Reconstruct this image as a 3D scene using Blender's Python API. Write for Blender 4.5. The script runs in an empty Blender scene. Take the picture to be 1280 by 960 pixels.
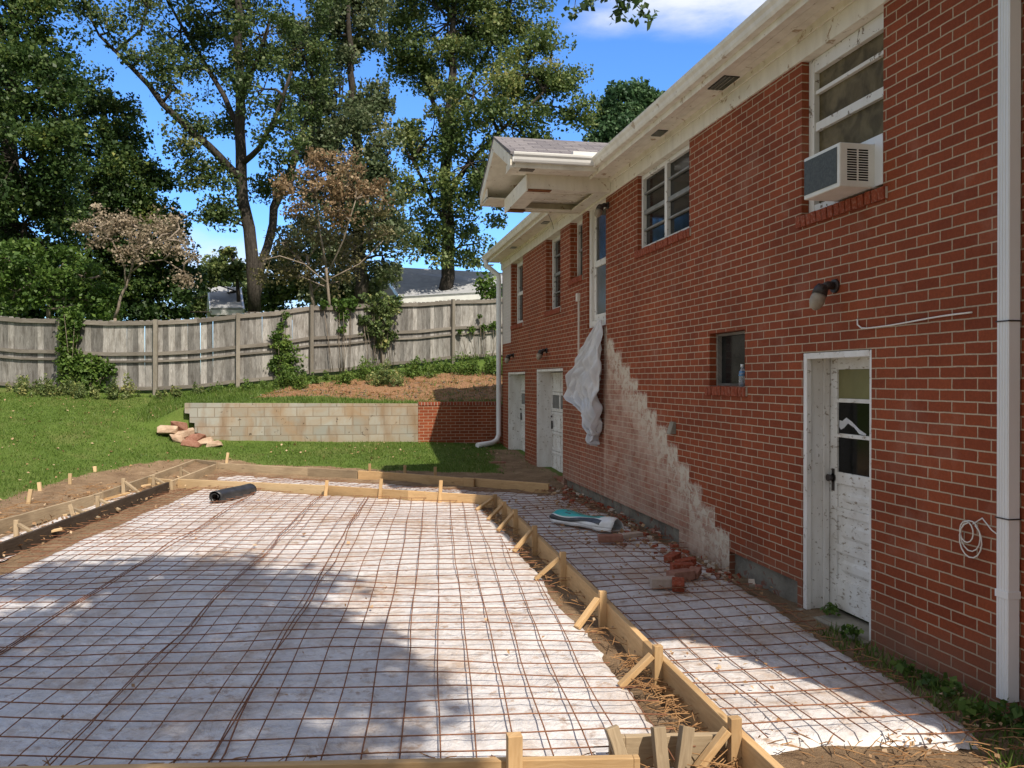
import bpy, math, random
import numpy as np
from mathutils import Vector, Matrix
random.seed(7)
rng = np.random.default_rng(11)
SC = bpy.context.scene
COL = SC.collection
R = math.radians

# ------------------------------------------------------------------ camera model
F, HY, VX, H = 1040.0, 475.0, 431.0, 1.75
PHI = math.atan((640 - VX) / F)
CP, SP = math.cos(PHI), math.sin(PHI)
W = 3.48                                   # plane of the long brick wall


def ray(px, py):
    X = (px - 640) / F
    return Vector((X * CP + SP, CP - X * SP, (HY - py) / F))


def G(px, py, z=0.0):                      # survey: photo point at height z -> place on the ground
    r = ray(px, py)
    t = (z - H) / r.z
    return Vector((r.x * t, r.y * t, z))


def At(px, py, Z):                         # survey: photo point at depth Z
    r = ray(px, py)
    return Vector((r.x * Z, r.y * Z, H + r.z * Z))


SUN = Vector((-.29, .74, -1.0)).normalized()

# ------------------------------------------------------------------ node helpers


class NT:
    def __init__(self, name):
        self.m = bpy.data.materials.new(name)
        self.m.use_nodes = True
        self.t = self.m.node_tree
        self.t.nodes.clear()
        self.out = self.n('ShaderNodeOutputMaterial')

    def n(self, typ, **kw):
        nd = self.t.nodes.new(typ)
        for k, v in kw.items():
            setattr(nd, k, v)
        return nd

    def link(self, a, b):
        self.t.links.new(a, b)

    def setin(self, sock, v):
        if hasattr(v, 'is_output'):
            self.link(v, sock)
        else:
            sock.default_value = v

    def pos(self):
        return self.n('ShaderNodeNewGeometry').outputs['Position']

    def obj(self):
        return self.n('ShaderNodeTexCoord').outputs['Object']

    def uv(self):
        return self.n('ShaderNodeTexCoord').outputs['UV']

    def math(self, op, a, b=0.0, clamp=False):
        nd = self.n('ShaderNodeMath', operation=op, use_clamp=clamp)
        self.setin(nd.inputs[0], a)
        self.setin(nd.inputs[1], b)
        return nd.outputs[0]

    def scale(self, v, s):
        nd = self.n('ShaderNodeVectorMath', operation='MULTIPLY')
        self.setin(nd.inputs[0], v)
        nd.inputs[1].default_value = s
        return nd.outputs[0]

    def noise(self, vec, scale, detail=4, rough=.55, out='Fac', dist=0.0):
        nd = self.n('ShaderNodeTexNoise')
        self.link(vec, nd.inputs['Vector'])
        nd.inputs['Scale'].default_value = scale
        nd.inputs['Detail'].default_value = detail
        nd.inputs['Roughness'].default_value = rough
        nd.inputs['Distortion'].default_value = dist
        return nd.outputs[out]

    def ramp(self, fac, *stops):
        nd = self.n('ShaderNodeValToRGB')
        e = nd.color_ramp.elements
        while len(e) < len(stops):
            e.new(.5)
        for el, (p, c) in zip(e, stops):
            el.position = p
            el.color = (c, c, c, 1) if isinstance(c, (int, float)) else (*c, 1)
        self.link(fac, nd.inputs[0])
        return nd.outputs[0]

    def mix(self, fac, a, b, mode='MIX'):
        nd = self.n('ShaderNodeMix', data_type='RGBA', blend_type=mode)
        self.setin(nd.inputs[0], fac)
        for s, v in ((nd.inputs[6], a), (nd.inputs[7], b)):
            if isinstance(v, tuple):
                v = (*v, 1) if len(v) == 3 else v
            self.setin(s, v)
        return nd.outputs[2]

    def bump(self, hgt, strength=.4, dist=.01, normal=None):
        nd = self.n('ShaderNodeBump')
        nd.inputs['Strength'].default_value = strength
        nd.inputs['Distance'].default_value = dist
        self.link(hgt, nd.inputs['Height'])
        if normal is not None:
            self.link(normal, nd.inputs['Normal'])
        return nd.outputs[0]

    def finish(self, color, rough=.8, normal=None, spec=.3, metallic=0.0, transl=0.0):
        p = self.n('ShaderNodeBsdfPrincipled')
        if isinstance(color, tuple):
            color = (*color, 1)
        self.setin(p.inputs['Base Color'], color)
        self.setin(p.inputs['Roughness'], rough)
        p.inputs['Specular IOR Level'].default_value = spec
        p.inputs['Metallic'].default_value = metallic
        if normal is not None:
            self.link(normal, p.inputs['Normal'])
        sh = p.outputs[0]
        if transl:
            t = self.n('ShaderNodeBsdfTranslucent')
            self.setin(t.inputs['Color'], color)
            mx = self.n('ShaderNodeMixShader')
            mx.inputs[0].default_value = transl
            self.link(sh, mx.inputs[1])
            self.link(t.outputs[0], mx.inputs[2])
            sh = mx.outputs[0]
        self.link(sh, self.out.inputs[0])
        return self.m


M = {}


def noisy(name, c1, c2, scale=8, rough=.8, bump=.2, bscale=40, bdist=.005, spec=.3, coord='obj', stretch=(1, 1, 1), metallic=0.0):
    t = NT(name)
    v = t.scale(getattr(t, coord)(), stretch)
    c = t.ramp(t.noise(v, scale, 6), (.32, c1), (.68, c2))
    nb = t.bump(t.noise(v, bscale, 5), bump, bdist)
    M[name] = t.finish(c, rough, nb, spec, metallic)
    return M[name]


def wood(name, c1, c2, stain=(.2, .12, .06), stain_amt=.4, knots=True, rough=.75):
    t = NT(name)
    uv = t.uv()
    v = t.scale(uv, (2.0, 30.0, 1.0))
    wob = t.noise(t.scale(uv, (1.2, 4, 1)), 2.0, 3, out='Color')
    mv = t.n('ShaderNodeVectorMath', operation='ADD')
    t.link(v, mv.inputs[0])
    t.link(t.scale(wob, (3.0, 3.0, 0)), mv.inputs[1])
    g = t.noise(mv.outputs[0], 2.2, 6, .6)
    c = t.ramp(g, (.3, c1), (.7, c2))
    st = t.ramp(t.noise(t.scale(uv, (1.5, 5, 1)), 1.7, 5), (.45, 0.0), (.75, stain_amt))
    c = t.mix(st, c, stain)
    if knots:
        vo = t.n('ShaderNodeTexVoronoi')
        t.link(t.scale(uv, (1.6, 7, 1)), vo.inputs['Vector'])
        vo.inputs['Scale'].default_value = 1.6
        k = t.ramp(vo.outputs['Distance'], (.05, .7), (.13, 0.0))
        c = t.mix(k, c, tuple(x * .35 for x in c1))
    tone = t.ramp(t.noise(t.scale(uv, (.12, .6, 1)), 1.0, 2), (.40, .58), (.60, 1.36)) if 'picket' in name else t.ramp(t.noise(t.scale(uv, (.18, .6, 1)), 1.0, 2), (.34, .68), (.66, 1.28))
    c = t.mix(1.0, c, tone, 'MULTIPLY')
    nb = t.bump(g, .35, .003)
    M[name] = t.finish(c, rough, nb, .2)
    return M[name]


def painted(name, base, under=(.22, .17, .12), amt=.5, dirt=.3, rough=.5, coord='pos', scale=14, stretch=(1, 1, 1)):
    """old white paint: blistered off in spots, dirty in streaks"""
    t = NT(name)
    v = t.scale(getattr(t, coord)(), stretch)
    n1 = t.noise(v, scale, 8, .65, dist=.4)
    chip = t.ramp(n1, (.63 - amt * .1, 0.0), (.655 - amt * .1, 1.0))
    d = t.ramp(t.noise(t.scale(v, (2, 2, .5)), 4, 6), (.4, 0.0), (.8, dirt))
    c = t.mix(d, base, (.36, .29, .20))
    c = t.mix(chip, c, under)
    hb = t.math('SUBTRACT', 1.0, chip)
    nb = t.bump(hb, .5, .003)
    nb = t.bump(t.noise(v, 60, 4), .12, .004, nb)
    M[name] = t.finish(c, rough, nb, .35)
    return M[name]


# ---- brick
def brick_material(name, patch=False):
    t = NT(name)
    geo = t.n('ShaderNodeNewGeometry')
    sp = t.n('ShaderNodeSeparateXYZ')
    t.link(geo.outputs['Position'], sp.inputs[0])
    sn = t.n('ShaderNodeSeparateXYZ')
    t.link(geo.outputs['True Normal'], sn.inputs[0])
    side = t.math('GREATER_THAN', t.math('ABSOLUTE', sn.outputs[1]), .5)
    u = t.n('ShaderNodeMix', data_type='FLOAT')
    t.link(side, u.inputs[0])
    t.link(sp.outputs[1], u.inputs[2])
    t.link(sp.outputs[0], u.inputs[3])
    cb = t.n('ShaderNodeCombineXYZ')
    pn = t.noise(geo.outputs['Position'], 9, 3, out='Color')
    wob = t.n('ShaderNodeSeparateXYZ')
    t.link(pn, wob.inputs[0])
    t.link(t.math('ADD', u.outputs[0], t.math('MULTIPLY', t.math('SUBTRACT', wob.outputs[0], .5), .010)), cb.inputs[0])
    t.link(t.math('ADD', sp.outputs[2], t.math('MULTIPLY', t.math('SUBTRACT', wob.outputs[1], .5), .008)), cb.inputs[1])
    b = t.n('ShaderNodeTexBrick')
    t.link(cb.outputs[0], b.inputs['Vector'])
    b.inputs['Scale'].default_value = 1
    b.inputs['Brick Width'].default_value = .203
    b.inputs['Row Height'].default_value = .0677
    b.inputs['Mortar Size'].default_value = .0051
    b.inputs['Mortar Smooth'].default_value = .25
    b.inputs['Bias'].default_value = -.1
    b.inputs['Color1'].default_value = (.282, .066, .024, 1)
    b.inputs['Color2'].default_value = (.208, .045, .017, 1)
    b.inputs['Mortar'].default_value = (.47, .36, .25, 1)
    P = geo.outputs['Position']
    blotch = t.ramp(t.noise(P, 1.3, 5), (.3, .80), (.7, 1.12))
    c = t.mix(1.0, b.outputs['Color'], blotch, 'MULTIPLY')
    fine = t.ramp(t.noise(P, 60, 4, .7), (.25, .72), (.75, 1.2))
    c = t.mix(.8, c, t.mix(1.0, c, fine, 'MULTIPLY'))
    # pale bloom of salts here and there
    bl = t.ramp(t.noise(P, 2.1, 6, .6), (.58, 0.0), (.8, .25))
    c = t.mix(bl, c, (.50, .33, .25))
    # soil splashed on the lowest courses
    sl = t.math('ADD', sp.outputs[2], t.math('MULTIPLY', t.noise(P, 3, 4), .5))
    c = t.mix(t.ramp(sl, (.2, .6), (.62, 0.0)), c, (.20, .12, .08))
    nb_h = t.math('SUBTRACT', 1.0, b.outputs['Fac'])
    if patch:
        y, z = sp.outputs[1], sp.outputs[2]
        # stepped whitewash mark of a removed stair
        fl = t.math('FLOOR', t.math('DIVIDE', t.math('SUBTRACT', y, 7.13), .305))
        top = t.math('ADD', t.math('MULTIPLY', fl, .178), .36)
        nzp = t.math('SUBTRACT', t.noise(P, 5, 6, .7), .5)
        under = t.math('SUBTRACT', top, t.math('ADD', z, t.math('MULTIPLY', nzp, .07)))
        near = t.ramp(t.math('ADD', under, t.math('MULTIPLY', t.math('SUBTRACT', t.noise(P, 16, 5, .7), .5), .16)), (.0, 0.0), (.07, 1.0))
        yv = t.math('ADD', y, t.math('MULTIPLY', nzp, .10))
        a = t.math('MULTIPLY', near, t.math('LESS_THAN', yv, 10.93))
        a = t.math('MULTIPLY', a, t.math('GREATER_THAN', y, 7.13))
        # denser by the stepped edge, thinner lower down
        edge = t.ramp(under, (.05, 1.0), (.95, .0))
        dens = t.math('ADD', t.math('MULTIPLY', edge, .40), .46)
        wear = t.ramp(t.noise(t.scale(P, (1, .9, 1.3)), 3.5, 8, .7, dist=.6), (.34, .22), (.62, 1.25))
        full = t.math('MULTIPLY', t.math('MULTIPLY', a, dens), wear, True)
        streak = t.ramp(t.noise(t.scale(P, (1, 5, .8)), 2.2, 5), (.35, .35), (.7, 1.0))
        left = t.math('MULTIPLY', t.math('GREATER_THAN', y, 10.9), t.math('LESS_THAN', y, 13.2))
        left = t.math('MULTIPLY', left, t.math('LESS_THAN', z, 1.75))
        left = t.math('MULTIPLY', t.math('MULTIPLY', left, t.ramp(z, (.15, .40), (.9, .10))), streak)
        full = t.math('MAXIMUM', full, left)
        # remains of a painted stringer line down the left side of the mark
        ln = t.math('LESS_THAN', t.math('ABSOLUTE', t.math('SUBTRACT', yv, 10.88)), .05)
        ln = t.math('MULTIPLY', t.math('MULTIPLY', ln, t.math('LESS_THAN', z, 2.4)), t.math('MULTIPLY', wear, .6))
        full = t.math('MAXIMUM', full, ln, True)
        c = t.mix(full, c, t.mix(t.noise(P, 7, 4), (.62, .50, .39), (.48, .36, .28)))
        # thick lumps of leftover mortar close to the steps
        lump = t.ramp(t.noise(P, 11, 4, .6, dist=.8), (.47, 0.0), (.50, 1.0))
        lump = t.math('MULTIPLY', t.math('MULTIPLY', lump, a), t.ramp(under, (.14, .85), (.65, 0.0)))
        c = t.mix(lump, c, (.60, .53, .42))
        # whitish quoin by the far downspout
        q = t.math('MULTIPLY', t.math('GREATER_THAN', y, 17.45), t.math('GREATER_THAN', z, 2.55))
        c = t.mix(t.math('MULTIPLY', q, .85), c, (.66, .62, .58))
        nb_h = t.math('ADD', nb_h, t.math('MULTIPLY', lump, 1.0))
    nb = t.bump(nb_h, .7, .007)
    nb = t.bump(t.noise(P, 90, 5, .7), .35, .004, nb)
    M[name] = t.finish(c, .82, nb, .25)


brick_material('brick', True)
brick_material('brick_plain', False)
t = NT('brick_solid')      # single bricks: sills and loose ones
v = t.pos()
oi = t.n('ShaderNodeObjectInfo')
c = t.ramp(t.noise(v, 22, 3), (.3, (.30, .068, .03)), (.7, (.20, .042, .02)))
c = t.mix(t.ramp(t.noise(v, 50, 5), (.5, 0.0), (.8, .5)), c, (.45, .32, .25))
M['brick_solid'] = t.finish(c, .85, t.bump(t.noise(v, 80, 5), .5, .004), .2)
noisy('brick_brown', (.24, .11, .075), (.34, .18, .13), 20, .9, .5, 70, .004, .2)
noisy('brick_tan', (.36, .28, .22), (.46, .37, .31), 20, .9, .4, 70, .004, .2)
noisy('mortar', (.42, .36, .29), (.52, .45, .37), 20, .9, .3, 80, .003, .2)
noisy('concrete', (.20, .18, .14), (.34, .31, .25), 3, .9, .5, 40, .008, .2, 'pos')
# footing of the house: grey, smeared with red mortar and moss
t = NT('footing')
v = t.pos()
c = t.ramp(t.noise(v, 4, 6), (.3, (.13, .12, .10)), (.7, (.27, .25, .20)))
c = t.mix(t.ramp(t.noise(v, 9, 5, dist=.6), (.58, 0.0), (.63, .8)), c, (.20, .07, .045))
M['footing'] = t.finish(c, .9, t.bump(t.noise(v, 25, 6), .8, .015), .2)
painted('white_paint', (.74, .71, .66), amt=.25, dirt=.25)
painted('peeling_paint', (.76, .75, .71), under=(.33, .28, .22), amt=.46, dirt=.5, scale=20, stretch=(1, .8, 2.2))
painted('jamb_paint', (.76, .74, .70), under=(.30, .25, .19), amt=.2, dirt=.5, scale=26)
painted('soffit_paint', (.80, .74, .63), under=(.42, .30, .19), amt=.12, dirt=.38, scale=9)
noisy('sash_grey', (.16, .16, .15), (.26, .255, .24), 8, .5, .1, 50, .001, .4, 'pos')
painted('gutter_paint', (.80, .75, .66), under=(.5, .4, .3), amt=.05, dirt=.4, scale=6)
noisy('white_metal', (.68, .68, .67), (.80, .80, .79), 3, .4, .05, 30, .002, .5, 'pos', (1, 1, .3))
noisy('rotten_wood', (.13, .05, .025), (.30, .13, .06), 14, .9, .8, 40, .01, .1)
noisy('rust_wire', (.15, .068, .040), (.29, .135, .075), 30, .85, .2, 90, .001, .2, 'pos')
noisy('black_plastic', (.018, .019, .021), (.045, .046, .05), 6, .42, .25, 30, .004, .5, 'obj')
noisy('dark_metal', (.02, .016, .014), (.05, .035, .03), 20, .5, .2, 60, .002, .5)
noisy('stone', (.33, .22, .15), (.52, .40, .29), 6, .9, .8, 30, .015, .2, 'pos')
noisy('ac_white', (.66, .64, .58), (.76, .74, .68), 6, .45, .05, 40, .001, .4)
noisy('ac_grille', (.05, .055, .05), (.09, .095, .085), 60, .6, .6, 120, .003, .4)
wood('pine', (.46, .29, .135), (.60, .41, .215), (.30, .18, .09), .45)
wood('pine_pale', (.52, .37, .20), (.66, .49, .29), (.36, .24, .13), .35)
wood('old_board', (.27, .20, .125), (.42, .33, .215), (.15, .11, .07), .5)
wood('wet_shaded_board', (.030, .022, .016), (.075, .055, .04), (.10, .08, .06), .5)  # wet wood; the shade it lies in is put into the dark colour too
wood('picket', (.15, .143, .133), (.41, .395, .37), (.09, .075, .06), .75, False, .9)
wood('fence_rail', (.14, .125, .108), (.27, .245, .21), (.11, .09, .07), .5, False, .9)
wood('fence_post', (.17, .15, .125), (.30, .275, .23), (.16, .13, .09), .5, False, .9)
noisy('bark', (.035, .030, .026), (.085, .073, .062), 5, .95, 1.0, 14, .05, .1, 'pos', (3, 3, .7))
noisy('pale_bark', (.16, .13, .10), (.30, .25, .20), 8, .95, .6, 20, .02, .1, 'pos', (2, 2, .6))


def glassy(name, c1, c2, scale=3, rough=.07, spec=.22):
    t = NT(name)
    v = t.pos()
    c = t.ramp(t.noise(v, scale, 5, dist=.5), (.35, c1), (.7, c2))
    r = t.ramp(t.noise(v, 7, 4), (.3, rough), (.8, rough + .12))
    M[name] = t.finish(c, r, t.bump(t.noise(v, 2.5, 1), .02, .01), spec)


glassy('pane_dark', (.008, .009, .009), (.025, .026, .024))
glassy('pane_curtain', (.085, .066, .035), (.19, .15, .085), 7, .4, .06)
glassy('pane_grey', (.10, .105, .10), (.17, .17, .16), 2, .12)
glassy('pane_shade', (.17, .16, .07), (.25, .23, .11), 2, .15)
glassy('pane_black', (.003, .003, .003), (.006, .006, .006))
glassy('lamp_glass', (.25, .20, .15), (.36, .31, .24), 12, .3)

noisy('blue_plastic', (.04, .16, .38), (.08, .26, .5), 20, .4, .05)
t = NT('bottle_clear')
p = t.n('ShaderNodeBsdfPrincipled')
p.inputs['Base Color'].default_value = (.82, .88, .92, 1)
p.inputs['Roughness'].default_value = .12
p.inputs['Transmission Weight'].default_value = .75
t.link(p.outputs[0], t.out.inputs[0])
M['bottle_clear'] = t.m

# shingles
t = NT('shingles')
v = t.pos()
b = t.n('ShaderNodeTexBrick')
t.link(t.scale(v, (1, 1, 1)), b.inputs['Vector'])
b.inputs['Scale'].default_value = 1
b.inputs['Brick Width'].default_value = .3
b.inputs['Row Height'].default_value = .14
b.inputs['Mortar Size'].default_value = .006
b.inputs['Color1'].default_value = (.15, .14, .15, 1)
b.inputs['Color2'].default_value = (.22, .205, .21, 1)
b.inputs['Mortar'].default_value = (.07, .065, .07, 1)
c = t.mix(.6, b.outputs[0], t.mix(1.0, b.outputs[0], t.ramp(t.noise(v, 120, 3), (.3, .6), (.7, 1.4)), 'MULTIPLY'))
M['shingles'] = t.finish(c, .95, t.bump(t.noise(v, 60, 4), .5, .01), .1)

# concrete block wall
t = NT('block')
sp = t.n('ShaderNodeSeparateXYZ')
P = t.pos()
t.link(P, sp.inputs[0])
cb = t.n('ShaderNodeCombineXYZ')
t.link(sp.outputs[0], cb.inputs[0])
t.link(t.math('ADD', sp.outputs[2], .06), cb.inputs[1])
b = t.n('ShaderNodeTexBrick')
t.link(cb.outputs[0], b.inputs['Vector'])
b.inputs['Scale'].default_value = 1
b.inputs['Brick Width'].default_value = .34
b.inputs['Row Height'].default_value = .203
b.inputs['Mortar Size'].default_value = .009
b.inputs['Color1'].default_value = (.28, .28, .245, 1)
b.inputs['Color2'].default_value = (.40, .40, .355, 1)
b.inputs['Mortar'].default_value = (.245, .225, .185, 1)
c = t.mix(t.ramp(t.noise(P, 1.4, 6, .65, dist=.5), (.38, 0.0), (.66, .75)), b.outputs[0], (.34, .22, .12))
c = t.mix(t.ramp(t.noise(t.scale(P, (1.3, 1, .35)), 3.3, 5), (.48, 0.0), (.68, .7)), c, (.24, .155, .09))
c = t.mix(t.ramp(t.math('ADD', sp.outputs[2], t.math('MULTIPLY', t.noise(P, 4, 3), .3)), (.45, .55), (.75, 0.0)), c, (.30, .24, .15))
hole = t.ramp(t.noise(P, 7, 4, dist=1.0), (.67, 0.0), (.70, .8))
c = t.mix(hole, c, (.10, .075, .05))
M['block'] = t.finish(c, .92, t.bump(t.math('SUBTRACT', t.math('SUBTRACT', 1.0, b.outputs['Fac']), hole), .7, .015), .2)

# white vapour sheet with mud stains and wrinkles
t = NT('vapor_sheet')
P = t.pos()
c = t.ramp(t.noise(P, 2.3, 6, .6), (.3, (.60, .58, .575)), (.7, (.74, .72, .71)))
mud = t.ramp(t.noise(P, 1.15, 9, .72, dist=.7), (.49, 0.0), (.66, .75))
c = t.mix(mud, c, (.44, .31, .20))
spk = t.ramp(t.noise(P, 13, 6, .7), (.53, 0.0), (.63, .75))
c = t.mix(t.math('MULTIPLY', spk, t.ramp(t.noise(P, 2, 3), (.4, .2), (.6, 1.0))), c, (.33, .20, .11))
w1 = t.noise(t.scale(P, (1.2, 1, 1)), 4.2, 7, .62, dist=2.6)
w2 = t.noise(P, 26, 4, .6, dist=.8)
gl = t.ramp(t.noise(P, 8, 6, .65, dist=2.0), (.35, .86), (.65, 1.08))
c = t.mix(1.0, c, gl, 'MULTIPLY')
nb = t.bump(w1, .8, .03)
nb = t.bump(w2, .3, .008, nb)
M['vapor_sheet'] = t.finish(c, t.ramp(w2, (.3, .26), (.7, .5)), nb, .5)

t = NT('drape')
c = t.ramp(t.noise(t.obj(), 4, 4), (.3, (.80, .80, .81)), (.7, (.90, .90, .91)))
M['drape'] = t.finish(c, .28, t.bump(t.noise(t.obj(), 11, 4, dist=1.2), .6, .02), .5, transl=.4)

# lawn / earth by the surveyed soil mask
t = NT('ground')
P = t.pos()
at = t.n('ShaderNodeAttribute', attribute_name='soil')
spc = t.n('ShaderNodeSeparateColor')
t.link(at.outputs['Color'], spc.inputs[0])
g = t.ramp(t.noise(P, 1.6, 6, .65), (.3, (.075, .125, .022)), (.5, (.105, .165, .032)), (.72, (.15, .195, .050)))
g = t.mix(t.ramp(t.noise(P, .9, 7, .7), (.5, 0.0), (.72, .7)), g, (.20, .18, .075))
g = t.mix(t.ramp(t.noise(P, 30, 4, .7), (.35, 0.0), (.8, .45)), g, (.045, .075, .016))
d = t.ramp(t.noise(P, 3.1, 8, .7), (.3, (.17, .112, .068)), (.55, (.29, .200, .122)), (.75, (.42, .315, .21)))
d = t.mix(t.ramp(t.noise(P, 40, 5, .7), (.4, 0.0), (.75, .5)), d, (.13, .082, .048))
mul = t.ramp(t.noise(P, 14, 6, .7), (.3, (.15, .078, .04)), (.7, (.36, .21, .12)))
d = t.mix(spc.outputs[1], d, mul)
nz = t.math('MULTIPLY', t.math('SUBTRACT', t.noise(P, 7, 6, .7), .5), 1.3)
f = t.ramp(t.math('ADD', spc.outputs[0], nz), (.52, 0.0), (.70, 1.0))
c = t.mix(f, g, d)
nb = t.bump(t.noise(P, 9, 8, .72), .9, .06)
nb = t.bump(t.noise(P, 70, 4, .7), .5, .012, nb)
M['ground'] = t.finish(c, .95, nb, .1)


def leaf_mat(name, stops, transl=.32, rough=.5, gain=1.0):
    stops = tuple((q, tuple(x * gain for x in c_)) for q, c_ in stops)
    t = NT(name)
    a = t.n('ShaderNodeAttribute', attribute_name='tone')
    c = t.ramp(a.outputs['Fac'], *stops)
    M[name] = t.finish(c, rough, None, .3, transl=transl)


leaf_mat('leaf_oak', ((0, (.020, .034, .013)), (.45, (.046, .070, .023)), (.8, (.085, .100, .038)), (1, (.15, .145, .060))), gain=2.23)
leaf_mat('leaf_oak_bright', ((0, (.026, .044, .015)), (.45, (.060, .086, .028)), (.8, (.108, .128, .044)), (1, (.18, .170, .065))), gain=2.15)
leaf_mat('leaf_dark', ((0, (.010, .022, .007)), (.5, (.024, .044, .012)), (.85, (.055, .078, .020)), (1, (.115, .120, .032))), gain=2.48)
leaf_mat('leaf_fresh', ((0, (.035, .075, .015)), (.5, (.075, .135, .025)), (1, (.15, .21, .045))), gain=1.25)
leaf_mat('leaf_grey', ((0, (.035, .052, .026)), (.5, (.070, .088, .045)), (1, (.15, .15, .085))), gain=2.15)
leaf_mat('leaf_tan', ((0, (.20, .155, .105)), (.5, (.37, .30, .21)), (1, (.55, .47, .36))), .3)
leaf_mat('leaf_rust', ((0, (.15, .095, .05)), (.5, (.30, .205, .115)), (1, (.44, .34, .21))), .3)
leaf_mat('leaf_olive', ((0, (.09, .085, .035)), (.5, (.15, .135, .06)), (1, (.24, .19, .10))), .3, gain=1.2)
leaf_mat('leaf_pine', ((0, (.025, .055, .028)), (.5, (.048, .092, .042)), (1, (.085, .135, .06))), gain=1.82)
leaf_mat('grass_blade', ((0, (.060, .110, .016)), (.5, (.110, .180, .030)), (.85, (.165, .225, .050)), (1, (.34, .29, .13))), .3)
leaf_mat('dry_leaf', ((0, (.22, .11, .05)), (.5, (.40, .25, .13)), (1, (.58, .43, .27))), .2)
leaf_mat('straw', ((0, (.22, .11, .05)), (.5, (.38, .22, .10)), (1, (.52, .36, .19))), .1)

# ------------------------------------------------------------------ mesh builder
ORG = {}


class MB:
    def __init__(self):
        self.v, self.f, self.u, self.mi, self.sm = [], [], [], [], []
        self.cur, self.smooth = 0, False

    def add(self, verts, faces, uvs=None, smooth=None):
        o = len(self.v)
        self.v += [tuple(p) for p in verts]
        self.u += uvs if uvs else [(p[0] + p[1], p[2]) for p in verts]
        for f in faces:
            self.f.append([i + o for i in f])
            self.mi.append(self.cur)
            self.sm.append(self.smooth if smooth is None else smooth)

    def box(self, x0, x1, y0, y1, z0, z1):
        self.obox(((x0 + x1) / 2, y0, (z0 + z1) / 2), ((x0 + x1) / 2, y1, (z0 + z1) / 2), abs(x1 - x0), abs(z1 - z0))

    def obox(self, a, b, w, h, up=(0, 0, 1), taper=1.0):
        """beam from a to b, centred; w sideways, h along up"""
        a, b = Vector(a), Vector(b)
        d = b - a
        L = d.length
        d.normalize()
        up = Vector(up)
        s = d.cross(up)
        if s.length < 1e-4:
            s = d.cross(Vector((0, 1, 0)))
        s.normalize()
        n = s.cross(d).normalized()
        vs, us = [], []
        ou, ov = random.random() * 9, random.random() * 9
        for e, p in ((0, a), (1, b)):
            k = taper if e else 1.0
            for i, j in ((-1, -1), (1, -1), (1, 1), (-1, 1)):
                vs.append(p + s * (i * w * k / 2) + n * (j * h * k / 2))
                us.append((ou + e * L, ov + i * w / 2 + j * h / 2))
        self.add(vs, [(0, 1, 2, 3), (7, 6, 5, 4), (0, 4, 5, 1), (1, 5, 6, 2), (2, 6, 7, 3), (3, 7, 4, 0)], us, False)

    def tube(self, pts, rad, n=6, cap=True, smooth=True):
        pts = [Vector(p) for p in pts]
        if not isinstance(rad, (list, tuple)):
            rad = [rad] * len(pts)
        d0 = (pts[1] - pts[0]).normalized()
        s = d0.cross(Vector((0, 0, 1)))
        if s.length < .05:
            s = d0.cross(Vector((0, 1, 0)))
        s.normalize()
        vs, us = [], []
        L = 0
        for i, p in enumerate(pts):
            d = (pts[min(i + 1, len(pts) - 1)] - pts[max(i - 1, 0)]).normalized()
            s = (s - d * s.dot(d))
            s.normalize()
            q = d.cross(s)
            if i:
                L += (p - pts[i - 1]).length
            for k in range(n):
                a = 2 * math.pi * k / n
                vs.append(p + (s * math.cos(a) + q * math.sin(a)) * rad[i])
                us.append((L, k / n))
        fs = []
        for i in range(len(pts) - 1):
            for k in range(n):
                k2 = (k + 1) % n
                fs.append((i * n + k, i * n + k2, (i + 1) * n + k2, (i + 1) * n + k))
        self.add(vs, fs, us, smooth)
        if cap:
            m = len(pts) - 1
            o = len(self.v) - len(vs)
            self.f += [[o + k for k in range(n)][::-1], [o + m * n + k for k in range(n)]]
            self.mi += [self.cur] * 2
            self.sm += [False] * 2

    def ext(self, poly, vec):
        """prism: polygon (3-D points) pushed along vec"""
        n = len(poly)
        vec = Vector(vec)
        vs = [Vector(p) for p in poly] + [Vector(p) + vec for p in poly]
        fs = [list(range(n))[::-1], list(range(n, 2 * n))] + [(i, (i + 1) % n, n + (i + 1) % n, n + i) for i in range(n)]
        self.add(vs, fs, None, False)

    def grid(self, P, smooth=True):
        """P: (nu, nv, 3) array"""
        nu, nv = len(P), len(P[0])
        vs = [tuple(P[i][j]) for i in range(nu) for j in range(nv)]
        us = [(i * .1, j * .1) for i in range(nu) for j in range(nv)]
        fs = [(i * nv + j, (i + 1) * nv + j, (i + 1) * nv + j + 1, i * nv + j + 1) for i in range(nu - 1) for j in range(nv - 1)]
        self.add(vs, fs, us, smooth)

    def build(self, name, mats, parent=None, origin=None, bevel=0.0):
        org = Vector((0, 0, 0))
        if parent is not None:
            org = ORG[parent.name]
        elif origin is not None:
            org = Vector(origin)
        me = bpy.data.meshes.new(name)
        me.from_pydata([(p[0] - org.x, p[1] - org.y, p[2] - org.z) for p in self.v], [], self.f)
        uvl = me.uv_layers.new(name='UVMap')
        vi = np.empty(len(me.loops), dtype=np.int32)
        me.loops.foreach_get('vertex_index', vi)
        uvl.data.foreach_set('uv', np.array(self.u, dtype=np.float32)[vi].ravel())
        if isinstance(mats, str):
            mats = [mats]
        for m in mats:
            me.materials.append(M[m])
        me.polygons.foreach_set('material_index', self.mi)
        me.polygons.foreach_set('use_smooth', self.sm)
        me.update()
        o = bpy.data.objects.new(name, me)
        COL.objects.link(o)
        if parent is not None:
            o.parent = parent
        else:
            o.location = org
        ORG[o.name] = org
        if bevel:
            b = o.modifiers.new('bevel', 'BEVEL')
            b.width = bevel
            b.segments = 2
            b.limit_method = 'ANGLE'
        return o


def tag(o, label=None, cat=None, group=None, kind=None):
    for k, v in (('label', label), ('category', cat), ('group', group), ('kind', kind)):
        if v:
            o[k] = v
    return o


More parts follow.
